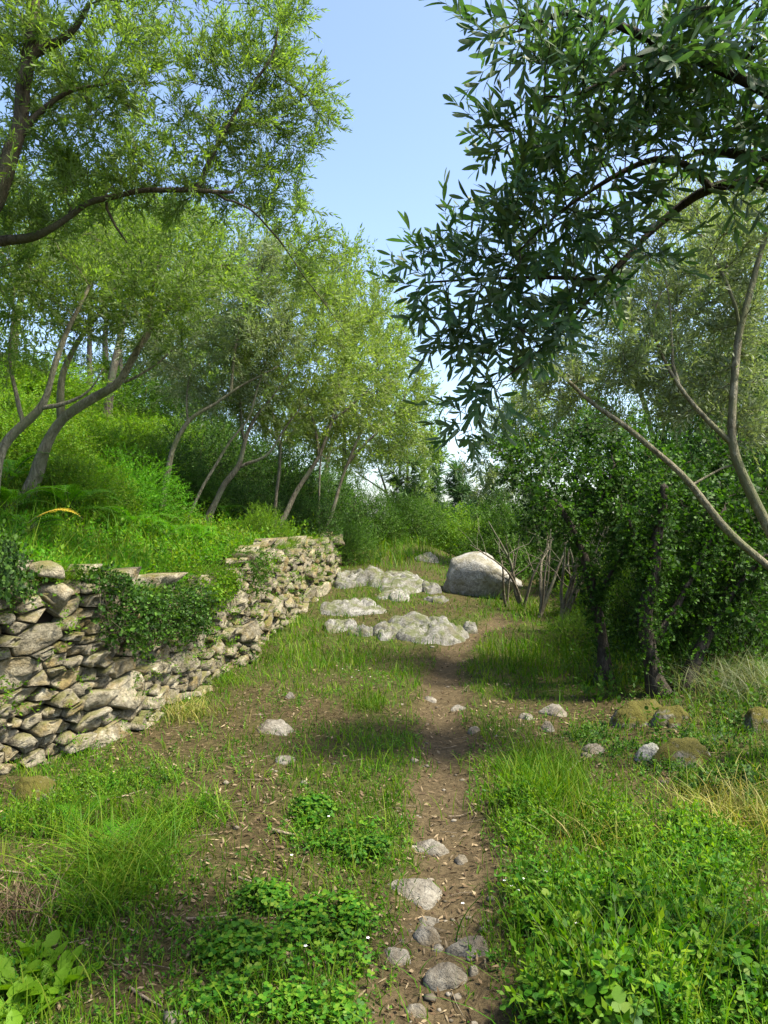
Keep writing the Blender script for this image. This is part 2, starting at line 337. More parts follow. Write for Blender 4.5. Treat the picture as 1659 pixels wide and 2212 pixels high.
def sprig(rng, Ls, pairs, leaf, ang=45, twig=0.0012, droop=0.1, deccus=True, jitter=0.25, tipleaf=True, record=False):
    """A leafy shoot along +Y; material 0 twig, 1 leaf."""
    g = Geo(); recs = []
    bend = rng.normal(0, 0.12, 2)
    def at(t): return np.array([bend[0] * Ls * t * t, Ls * t, bend[1] * Ls * t * t - droop * Ls * t * t])
    if twig > 0:
        if record:
            for a, b in ((0, .5), (.5, 1)): g.add(*ribbon3(at(a), at(b), twig * (1.3 - a), twig * (1.3 - b)), m=0)
        else:
            e = np.array([twig, 0, twig]); g.add([at(0) - e, at(0) + e, at(1) + e * .4, at(1) - e * .4], [(0, 1, 2, 3)], None, 0)
    ph = rng.random() * 6.28
    for i in range(pairs):
        t = 0.12 + 0.86 * (i + 0.5) / pairs; ph += math.pi / 2 if deccus else 2.4
        o = at(t); ax = norm(at(t + 0.02) - at(t - 0.02))
        for s in (0, math.pi):
            f = ph + s + rng.normal(0, jitter); r = np.array([math.cos(f), 0, math.sin(f)])
            th = math.radians(ang * (1.15 - 0.4 * t)) + rng.normal(0, jitter * 0.6)
            d = math.cos(th) * ax + math.sin(th) * r + rng.normal(0, 0.08, 3)
            sc = (0.6 + 0.65 * rng.random()) * (1.0 - 0.25 * t)
            nz = ax - 0.2 * r + np.array([0, 0, .25])
            if record: recs.append((o, d, nz, sc))
            else: V, Q, T = leaf; g.add(put(V, o, d, nz, sc), Q, T, 1)
    if tipleaf:
        if record: recs.append((at(1.0), at(1.0) - at(.95), np.array([0.2, 0, 1]), 0.8))
        else: V, Q, T = leaf; g.add(put(V, at(1.0), at(1.0) - at(.95), np.array([0.2, 0, 1]), 0.8), Q, T, 1)
    return (g, recs) if record else g

def basis(dirs, rolls):
    y = norm(dirs); h = np.where(np.abs(y[:, 2:3]) < 0.95, np.array([[0, 0, 1.0]]), np.array([[1.0, 0, 0]]))
    x = norm(np.cross(y, h)); z = np.cross(x, y); c = np.cos(rolls)[:, None]; s = np.sin(rolls)[:, None]
    return np.stack([x * c + z * s, y, -x * s + z * c], 2)      # columns x, y, z
def scatter(g, protos, O, D, rolls, S, which):
    B = basis(D, rolls) * np.asarray(S)[:, None, None]
    for k, pr in enumerate(protos):
        i = np.nonzero(which == k)[0]
        if not len(i): continue
        PV = np.concatenate(pr.V); nv = len(PV)
        V = np.einsum('kij,nj->kni', B[i], PV) + O[i][:, None, :]
        off = (np.arange(len(i)) * nv)
        base = g.n; g.V.append(V.reshape(-1, 3)); g.n += len(i) * nv
        for arr, ms, dst, dm in ((pr.Q, pr.qm, g.Q, g.qm), (pr.T, pr.tm, g.T, g.tm)):
            if not arr: continue
            F = np.concatenate(arr); mm = np.concatenate(ms)
            dst.append((F[None] + off[:, None, None]).reshape(-1, F.shape[1]) + base); dm.append(np.tile(mm, len(i)))

# ------------------------------------------------------------------ trees
def grow(limbs, attr, step, kill, infl, rng, iters=70, trop=(0, 0, 0.05)):
    """limbs: list of (points, radii). Returns node positions, parents, radii and the number of hand-laid limb nodes."""
    N = []; par = []; rad = []
    for p, r in limbs:
        st = len(N)
        if st == 0: prev = -1
        else:
            a = np.array(N); prev = int(np.argmin(np.linalg.norm(a - p[0], axis=1)))
        for q in range(len(p)):
            N.append(p[q]); par.append(prev); rad.append(r[q]); prev = len(N) - 1
    nl = len(N); N = np.array(N); par = list(par)
    A = attr.copy(); near = np.zeros(len(A), int); nd = np.full(len(A), 1e9)
    def upd(lo):
        nonlocal near, nd
        for c in range(lo, len(N), 400):
            D = np.linalg.norm(A[:, None, :] - N[None, c:c + 400, :], axis=2); j = D.argmin(1); dj = D[np.arange(len(A)), j]
            b = dj < nd; near[b] = j[b] + c; nd[b] = dj[b]
    upd(0)
    for it in range(iters):
        if not len(A): break
        ok = nd < infl
        if not ok.any(): infl *= 1.5; continue
        dirs = norm(A[ok] - N[near[ok]]); acc = np.zeros((len(N), 3)); np.add.at(acc, near[ok], dirs)
        idx = np.unique(near[ok]); v = norm(norm(acc[idx]) + np.array(trop) + rng.normal(0, 0.22, (len(idx), 3)))
        new = N[idx] + v * step; lo = len(N); N = np.vstack([N, new]); par += idx.tolist()
        upd(lo); keep = nd > kill; A = A[keep]; near = near[keep]; nd = nd[keep]
    par = np.array(par); n = len(N); r = np.zeros(n); cnt = np.zeros(n, int)
    for i in range(n - 1, -1, -1):
        if r[i] == 0: r[i] = 0.0022 ** 2.3
        if par[i] >= 0: r[par[i]] += r[i]; cnt[par[i]] += 1
    r = r ** (1 / 2.3); r[:nl] = np.maximum(np.array(rad), 0.6 * np.minimum(r[:nl], np.array(rad) * 1.6))
    for i in range(nl, n): r[i] = min(r[i], r[par[i]] * 0.92)
    return N, par, r, nl, cnt
def chains(par, r, lo):
    n = len(par); kids = [[] for _ in range(n)]
    for i in range(n):
        if par[i] >= 0: kids[par[i]].append(i)
    out = []; stack = []
    for i in range(lo, n):
        if par[i] < lo: stack.append(i)
    while stack:
        i = stack.pop(); c = ([par[i]] if par[i] >= 0 else []) + [i]
        while kids[i]:
            k = sorted(kids[i], key=lambda q: -r[q]); stack += k[1:]; i = k[0]; c.append(i)
        out.append(c)
    return out
def blob_points(blobs, rng):
    out = []
    for (px, py, Y, rx, ry, dz, n) in blobs:
        c = P(px, py, Y); u = norm(rng.normal(0, 1, (n, 3))) * (rng.random((n, 1)) ** 0.45)
        out.append(c + u * np.array([rx * Y / FPX, dz, ry * Y / FPX]))
    return np.concatenate(out)

SPR = {}
def olive_sprigs(key, L, W, Ls, pairs, k=5):
    rng = np.random.default_rng(abs(hash(key)) % 1000 if False else sum(map(ord, key)))
    SPR[key] = [sprig(rng, Ls * rng.uniform(.8, 1.2), pairs, kite(L, W), 48) for _ in range(k)]
olive_sprigs('near', .074, .0185, .24, 8)
olive_sprigs('fine', .056, .014, .22, 8)
olive_sprigs('mid', .080, .021, .28, 7)
olive_sprigs('far', .10, .030, .36, 6)
olive_sprigs('vfar', .16, .058, .55, 6)

def tree(name, label, root, limbs, blobs, mats, sprigs='mid', per=3, step=0.14, kill=0.16, infl=1.2, seed=1, leafr=0.008, up=0.3, sscale=1.0, spread=0.55, trunk_sides=10, wob=0.012, cat='tree', group=None, extra_attr=None, tropz=0.05):
    rng = np.random.default_rng(seed); root = np.asarray(root, float)
    t = thing(name, label, cat, root, group=group)
    L = []
    for i, (p, r0, r1) in enumerate(limbs):
        p = np.asarray(p, float); rr = np.linspace(r0, r1, len(p)); L.append(smooth_line(p, rr, step * 0.7, wob, rng))
    attr = blob_points(blobs, rng)
    if extra_attr is not None: attr = np.vstack([attr, extra_attr])
    N, par, r, nl, cnt = grow(L, attr, step, kill, infl, rng, trop=(0, 0, tropz))
    k = 0
    for i, (p, _) in enumerate(L):                 # hand-laid trunk and limbs: one mesh each
        q = par[k]; pp = N[k:k + len(p)] if q < 0 else np.vstack([N[q], N[k:k + len(p)]])
        rr = r[k:k + len(p)] if q < 0 else np.r_[min(r[q], r[k] * 1.15), r[k:k + len(p)]]
        if i == 0: rr = rr.copy(); rr[:3] *= np.array([1.5, 1.22, 1.08])
        V, Q, T = tube(pp - root, rr, trunk_sides)
        link('trunk' if i == 0 else 'limb', Geo().add(V, Q, T).mesh(name + '_limb', [mats[0]], True), t); k += len(p)
    g = Geo()
    for c in chains(par, r, nl):
        pp = N[c]; rr = np.minimum(r[c], r[c[1]] * 1.1)
        if len(c) < 2: continue
        V, Q, T = tube(pp - root, rr, 6 if rr[0] > .012 else (4 if rr[0] > 0.005 else 3), False); g.add(V, Q, T)
    if g.n: stuff(link('branches', g.mesh(name + '_branches', [mats[0]], True), t))
    leafy = np.nonzero((r < leafr) & (np.arange(len(N)) >= nl))[0]
    cen = attr.mean(0); D0 = norm(N[leafy] - N[par[leafy]]); out = norm(N[leafy] - cen)
    idx = np.repeat(np.arange(len(leafy)), per); m = len(idx)
    D = norm(0.6 * D0[idx] + 0.35 * out[idx] + np.array([0, 0, up]) + rng.normal(0, spread, (m, 3)))
    f = rng.random((m, 1)); O = N[leafy][idx] * f + N[par[leafy]][idx] * (1 - f) - root
    if isinstance(sprigs, str):
        pr = SPR[sprigs]; g = Geo(); S = rng.uniform(.7, 1.2, m) * sscale
        scatter(g, pr, O, D, rng.random(m) * 6.28, S, rng.integers(0, len(pr), m))
        stuff(link('foliage', g.mesh(name + '_foliage', [M['twig'], mats[1]]), t))
        return t
    return t, O, D, rng

# ------------------------------------------------------------------ ground and path
def axis(lo, hi, step, far):
    a = np.arange(lo, hi + 1e-6, step).tolist(); s = step
    while a[-1] < far: s *= 1.22; a.append(a[-1] + s)
    s = step
    while a[0] > -far: s *= 1.22; a.insert(0, a[0] - s)
    return np.array(a)
gx = axis(-5.0, 4.2, 0.07, 900); gy = axis(0.8, 16, 0.075, 900)
X, Yy = np.meshgrid(gx, gy, indexing='ij'); Z = terrain(X, Yy)
V = np.stack([X, Yy, Z], -1).reshape(-1, 3); nx, ny = X.shape
ii, jj = np.meshgrid(np.arange(nx - 1), np.arange(ny - 1), indexing='ij')
Q = np.stack([ii * ny + jj, (ii + 1) * ny + jj, (ii + 1) * ny + jj + 1, ii * ny + jj + 1], -1).reshape(-1, 4)
pm = path_mask(V[:, 0], V[:, 1]); qm = pm[Q].mean(1)

def ell(px, py, rx, ry):
    c = G(px, py); a = G(px, py - ry); b = G(px, py + ry); return c[0], c[1], rx * c[1] / FPX, max(0.08, (a[1] - b[1]) / 2)
GRASS_E = [(*ell(*e[:4]), *e[4:]) for e in [
    (1160, 1425, 130, 45, 1.0, .17), (1060, 1440, 40, 40, .8, .12), (700, 1420, 170, 60, .95, .11), (790, 1520, 55, 25, 1., .11), (820, 1600, 90, 22, .6, .06), (1120, 1320, 90, 28, 1., .16),
    (850, 1190, 110, 30, 1., .22), (800, 1280, 90, 40, .8, .12), (660, 1640, 30, 18, 1., .09), (780, 1690, 110, 40, .8, .07), (1190, 1680, 110, 70, .9, .13),
    (200, 1790, 180, 60, .6, .14), (1260, 1800, 170, 60, .5, .09), (740, 1790, 160, 70, .5, .07), (620, 1400, 90, 80, .9, .12), (1300, 1960, 260, 150, .4, .09), (880, 1460, 60, 60, .7, .08), (1380, 1450, 160, 40, .7, .15)]]
DIRT_E = [(*ell(*e[:4]), e[4]) for e in [
    (400, 1600, 190, 60, .85), (290, 2130, 110, 90, .95), (560, 1790, 80, 70, .9), (640, 1540, 150, 45, .75), (520, 1700, 150, 35, .65), (1260, 1540, 190, 30, .85), (1060, 2150, 90, 80, .9), (420, 2000, 60, 60, .7), (560, 1620, 130, 30, .4), (540, 1490, 80, 35, .65), (900, 1560, 120, 40, .6), (1000, 1640, 120, 60, .6)]]
def grass_density(x, y):
    d = 0.42 + 0.58 * sstep(.36, .54, fbm(x * 1.7, y * 1.7, 4, 6)); h = np.full_like(x, 0.065)
    for cx, cy, rx, ry, w, hh in GRASS_E:
        e = np.exp(-1.1 * (((x - cx) / rx) ** 2 + ((y - cy) / ry) ** 2) ** 1.5); d = np.maximum(d, w * e * 1.15); h = np.maximum(h, hh * np.minimum(1, e * 1.3))
    for cx, cy, rx, ry, w in DIRT_E:
        e = np.exp(-(((x - cx) / rx) ** 2 + ((y - cy) / ry) ** 2) ** 1.5); d = d * (1 - w * e)
    left = sstep(.25, .5, wall_x(y) - x); d = np.maximum(d, left * 0.9); h = np.maximum(h, left * 0.2)
    d = d * (1 - 0.93 * path_mask(x, y)) * (1 - sstep(-.02, .04, wall_x(y) - x) * (1 - sstep(.3, .38, wall_x(y) - x)) * (y < 14.3))
    return np.clip(d, 0, 1), h
gd, _h = grass_density(V[:, 0], V[:, 1])
def terrain_piece(name, faces, label):
    u, inv = np.unique(faces, return_inverse=True)
    me = Geo().add(V[u], inv.reshape(faces.shape)).mesh(name, [M['ground']], True)
    for an, arr in (("path", pm), ("green", gd)):
        a = me.attributes.new(an, 'FLOAT', 'POINT'); a.data.foreach_set('value', arr[u].astype(np.float32))
    o = link(name, me); o['kind'] = 'structure'; o['label'] = label; return o
terrain_piece('ground', Q[qm < 0.5], 'leaf littered brown and green ground rising to the left bank')
terrain_piece('path', Q[qm >= 0.5], 'narrow trodden dirt path winding up the middle')

# ------------------------------------------------------------------ stones
def ico(sub):
    import bmesh
    bm = bmesh.new(); bmesh.ops.create_icosphere(bm, subdivisions=sub, radius=1.0)
    v = np.array([x.co[:] for x in bm.verts]); f = np.array([[y.index for y in x.verts] for x in bm.faces]); bm.free(); return v, f
ICO = {k: ico(k) for k in (1, 2, 3, 4, 5)}
def n3(v, k, s):                                   # cheap 3-D noise from three slices
    return (fbm(v[:, 0] * s + 3.1 * k, v[:, 1] * s + v[:, 2] * s * .7, 4, k) + fbm(v[:, 2] * s + 7.7, v[:, 0] * s * .8 - v[:, 1] * s, 4, k + 2)) - 0.94
def rock_mesh(name, size, mat, seed, sub=3, cuts=9, rough=0.16, flat=0.42):
    rng = np.random.default_rng(seed); v, f = ICO[sub]; v = v.copy()
    for _ in range(cuts):
        nn = norm(rng.normal(0, 1, 3)); h = rng.uniform(flat, .95); d = v @ nn; k = d > h; v[k] -= (d[k] - h)[:, None] * nn * 0.9
    v = v * (1 + rough * n3(v, seed % 5, 1.4) + rough * 0.45 * n3(v, seed % 3, 4.5))[:, None]
    if name in ('outcrop_rock', 'boulder', 'capstone'):
        for _ in range(46):
            nn = norm(rng.normal(0, 1, 3)); d = v @ nn; h = d.max() * rng.uniform(.86, .985); k = d > h; v[k] -= (d[k] - h)[:, None] * nn
        v = v * (1 + .07 * n3(v, 1, 7.0))[:, None]
    v = v / np.abs(v).max(0) * np.asarray(size) / 2
    if name == 'boulder': v = boulder_shape(v, size)
    return Geo().add(v, None, f).mesh(name, [mat], name not in ('outcrop_rock', 'boulder', 'capstone'))
def boulder_shape(v, size):
    v = v.copy(); u = v[:, 0] / size[0] * 2; v[:, 2] = np.where(v[:, 2] > 0, v[:, 2] * (1.05 - .62 * sstep(-.25, 1.0, u)), v[:, 2]); v[:, 0] += .18 * v[:, 2]; return v
def rock(name, label, px, base, w, h, mat='path_stone', seed=1, depth=0.8, sink=0.25, rz=None, sub=3, cat='rock', rough=.16, tilt=0.0, cuts=9, group=None):
    c = G(px, base); s = c[1] / FPX
    if name == 'boulder':
        sx, sy, sz = w * s * 1.1, w * s * .8, h * s * 1.75; o = link(name, rock_mesh(name, (sx, sy, sz), M[mat], seed, sub, cuts, rough)); y = c[1] + sy * .3
        o.location = (c[0], y, float(terrain(c[0], y)) + sz * .06); return tag(o, label, cat, group)
    big = name == 'outcrop_rock'; sx = w * s * (1.45 if big else 1.12); sy = max(sx * (.95 if big else depth), .04); y = c[1] + sy * .3
    o = link(name, dome_mesh(name, c[0], y, sx, sy, h * s * (.50 if big else (.8 if name == 'mossy_rock' else .58)), M[mat], seed, 7.0 if big else 2.6 + seed % 3 * .5, (.75 if big else .22), big, tilt))
    o.location = (c[0], y, float(terrain(c[0], y))); return tag(o, label, cat, group)

def dome_mesh(name, cx, cy, sx, sy, h, mat, seed, p=3.0, rough=.3, flat=False, tilt=0.0):
    rng = np.random.default_rng(seed); na, nr = (44, 13) if sx > .25 else (26, 8); th = np.arange(na) / na * 2 * math.pi; V_ = [(0, 0)]; ph = rng.random(4) * 6.28
    Rr = 1 + .16 * np.cos(2 * th + ph[0]) + .11 * np.cos(3 * th + ph[1]) + .07 * np.cos(5 * th + ph[2]) + rng.normal(0, .035, na)
    for k in range(5): a = rng.random() * 6.28; Rr = np.minimum(Rr, rng.uniform(.72, .95) / np.maximum(np.cos(th - a), .05))
    rr = np.linspace(0, 1, nr + 1)[1:] ** .75
    u = np.concatenate([[[0, 0]]] + [np.stack([np.cos(th) * Rr * q, np.sin(th) * Rr * q], 1) for q in rr]); rad = np.concatenate([[0]] + [np.full(na, q) for q in rr])
    x = u[:, 0] * sx / 2; y = u[:, 1] * sy / 2; k = rng.random() * 50; sc = 1 / max(sx, .08)
    H = h * (1 - rad ** p) * (1 + tilt * u[:, 0] + .35 * u[:, 1]); H = H + h * rough * (fbm(x * 4 * sc + k, y * 4 * sc, 3, seed % 4) - .47) * 2 * (1 - rad ** 4)
    st = h * .34; q = H / st + .5 * fbm(x * 3 * sc, y * 3 * sc + k, 2, 2); H = H * .55 + .45 * st * (np.floor(q) + sstep(.55, .95, q - np.floor(q)) - .25)     # ledges
    H = H - (h * .55 * np.exp(-(np.abs(fbm(x * 2.6 * sc + k, y * 3.4 * sc, 3, 6) - .47) / .035) ** 2) * (rad < .97) if flat else 0)
    H = H + h * (.30 if flat else .10) * (fbm(x * 14 * sc + k, y * 14 * sc, 3, 1) - .47) * 2; H[rad > .99] = -.3 * h - .02
    x = x + .05 * sx * (fbm(u[:, 1] * 5 + k, H / h * 3, 2, 3) - .47); z = terrain(cx + x, cy + y) * .5 + terrain(cx, cy) * .5 - terrain(cx, cy) + H
    Q_ = []; T_ = [(0, 1 + i, 1 + (i + 1) % na) for i in range(na)]
    for r in range(nr - 1):
        a = 1 + r * na; Q_ += [(a + i, a + na + i, a + na + (i + 1) % na, a + (i + 1) % na) for i in range(na)]
    return Geo().add(np.stack([x, y, z], 1), Q_, T_).mesh(name, [mat], not flat)
# the dry stone wall: irregular stones fitted together along a curved face
def clip_poly(poly, p, n):
    out = []; k = len(poly)
    for i in range(k):
        a, b = poly[i], poly[(i + 1) % k]; da = (a - p) @ n; db = (b - p) @ n
        if da <= 0: out.append(a)
        if da * db < 0: out.append(a + (b - a) * da / (da - db))
    return out
wyv = np.linspace(3.6, 14.25, 600); wpt = np.stack([wall_x(wyv), wyv], 1)
ws = np.r_[0, np.cumsum(np.linalg.norm(np.diff(wpt, axis=0), axis=1))]; WLEN = ws[-1]
def wall_at(s, z, out):
    y = np.interp(s, ws, wyv); x = wall_x(y)
    dy = 0.05; tx = (wall_x(y + dy) - wall_x(y - dy)); tl = math.hypot(tx, 2 * dy)
    nrm = np.array([2 * dy / tl, -tx / tl]); bat = 0.10 * (1 - z)
    return np.array([x + nrm[0] * (out + bat), y + nrm[1] * (out + bat), z + float(terrain(x + 0.25, y))])
def build_wall():
    rng = np.random.default_rng(11)
    w = thing('dry_stone_wall', 'long ochre and grey dry stone wall holding back the overgrown left bank', 'wall', (wall_x(5.0), 5.0, 0))
    o0 = np.array(w.location)
    an = 2.0; SHK = 0.16; seeds = []
    tries = 0
    while tries < 50000 and len(seeds) < 1000:
        tries += 1
        s = rng.uniform(0, WLEN); y = np.interp(s, ws, wyv); h = wall_h(y); z = rng.uniform(-0.05, h)
        size = rng.choice([.055, .08, .11, .15, .20], p=[.3, .28, .2, .14, .08]) if tries > 60 else rng.choice([.18, .21, .24])
        q = np.array([s / an, z - SHK * s]); ok = True
        for (a, b) in seeds:
            if abs(a[0] - q[0]) < .5 and math.hypot(a[0] - q[0], a[1] - q[1]) < (b + size) * 0.5: ok = False; break
        if ok: seeds.append((q, size))
    S = np.array([a for a, b in seeds]); W2 = np.array([b for a, b in seeds]) ** 2 * 0.25
    sh = 0.28                                       # the courses lean a little up to the right
    made = []
    for i in range(len(S)):
        c = S[i]; poly = [c + np.array(p) for p in ((-.45, -.4), (.45, -.4), (.45, .4), (-.45, .4))]
        for j in np.argsort(((S - c) ** 2).sum(1))[1:26]:
            d = S[j] - c; L2 = d @ d; t = 0.5 + (W2[i] - W2[j]) / (2 * L2); poly = clip_poly(poly, c + d * t, d / math.sqrt(L2))
            if len(poly) < 3: break
        if len(poly) < 3: continue
        poly = [p + np.array([0, SHK * p[0] * an]) for p in poly]; c = c + np.array([0, SHK * c[0] * an])
        y = np.interp(c[0] * an, ws, wyv); top = wall_h(y) + rng.normal(0.03, .05)
        if c[1] > top - .035: continue
        poly = clip_poly(clip_poly(poly, np.array([0, top]), np.array([0, 1.])), np.array([0, -0.12]), np.array([0, -1.]))
        if len(poly) < 3: continue
        pts = []
        for k in range(len(poly)):
            a, b = poly[k], poly[(k + 1) % len(poly)]
            if np.linalg.norm(b - a) < 0.015: continue
            pts.append(a)
            if np.linalg.norm(b - a) > 0.11: pts.append((a + b) / 2 + rng.normal(0, .008, 2))
        if len(pts) < 4: continue
        pts = np.array(pts); cc = pts.mean(0); n = len(pts); rd = np.linalg.norm(pts - cc, axis=1)
        gap = rng.uniform(.003, .009); k1 = np.clip(1 - gap / np.maximum(rd, .02), .5, 1)[:, None]
        out0 = np.clip(rng.normal(0.015, .04), -.06, .10); tiltv = rng.normal(0, .3, 2)
        bev = rng.uniform(.005, .012)
        rings = []
        for (kk, ou, jit) in ((k1 * .9, -.22, .0), (k1, out0 - bev * 1.5, .007), (k1 * np.clip(1 - bev * .7 / np.maximum(rd, .03), .45, 1)[:, None], out0 - .2 * bev, .015), (k1 * .55, out0 + rng.uniform(-.010, .008), .02)):
            q = cc + (pts - cc) * kk
            o = ou + ((q - cc) @ tiltv if jit else 0) + rng.normal(0, jit, n) if jit else np.full(n, ou)
            rings.append([wall_at(q[m, 0] * an, q[m, 1], o[m]) for m in range(n)])
        cv = wall_at(cc[0] * an, cc[1], out0 + rng.uniform(0, .02))
        Vv = np.array(sum(rings, []) + [cv]); ctr = Vv.mean(0); Qf = []
        for rgi in range(3):
            for m in range(n): a = rgi * n; Qf.append((a + m, a + (m + 1) % n, a + n + (m + 1) % n, a + n + m))
        Tf = [(3 * n + m, 3 * n + (m + 1) % n, 4 * n) for m in range(n)]
        Qf = [f[::-1] for f in Qf]; Tf = [f[::-1] for f in Tf]
        made.append((np.ptp(Vv, axis=0)[1:].prod() / ctr[1] ** 2 * (ctr[1] > 4.3), Vv, ctr, Qf, Tf))
    made.sort(key=lambda a: -a[0]); rub = Geo()
    for k, (_, Vv, ctr, Qf, Tf) in enumerate(made):
        if k < 295: link('stone', Geo().add(Vv - ctr, Qf, Tf).mesh('wall_stone', [M['wall_stone']]), w, ctr - o0)
        else: rub.add(Vv - o0, Qf, Tf)
    if rub.n: stuff(link('small_stones', rub.mesh('small_stones', [M['wall_stone']]), w))
    # earth and rubble core behind the stones
    g = Geo(); Y0 = np.linspace(3.4, 14.2, 90); Vv = []
    for y in Y0:
        x = float(wall_x(y)); gz = float(terrain(x + .25, y)); h = float(wall_h(y))
        Vv += [(x - .10, y, gz - .3), (x - .13, y, gz + h - .08), (x - .36, y, gz + h - .07), (x - .36, y, gz - .3)]
    Qf = [(4 * i + k, 4 * i + 4 + k, 4 * i + 4 + (k + 1) % 4, 4 * i + (k + 1) % 4) for i in range(89) for k in range(4)]
    Qf += [(3, 2, 1, 0), (356, 357, 358, 359)]
    link('earth_core', g.add(np.array(Vv) - o0, Qf).mesh('wall_core', [M['earth']]), w)
    # larger stones lying on top of the wall
    for (px, py, wd, ht, sd, lb) in [(118, 1232, 92, 42, 3, 'rounded grey capstone on the near end of the wall'), (130, 1295, 84, 80, 5, None), (548, 1215, 75, 48, 8, None), (602, 1205, 42, 40, 9, None), (445, 1262, 34, 34, 12, None),
                                     (668, 1195, 50, 34, 14, None), (708, 1185, 40, 30, 15, None), (500, 1385, 55, 85, 17, None), (150, 1345, 60, 40, 18, None), (625, 1195, 30, 22, 19, None)]:
        for y in np.linspace(4.2, 14.2, 500):
            pxl = 829.5 + wall_x(y) / y * FPX
            if pxl >= px: break
        c = P(px, py, y - .02); s = y / FPX
        o = link('capstone', rock_mesh('capstone', (wd * s, wd * s * .8, ht * s), M['wall_stone'], sd, 3, 10, .12), w, np.array([c[0] - wd * s * .15, c[1], c[2]]) - o0)
        if lb: o['label'] = lb
build_wall()

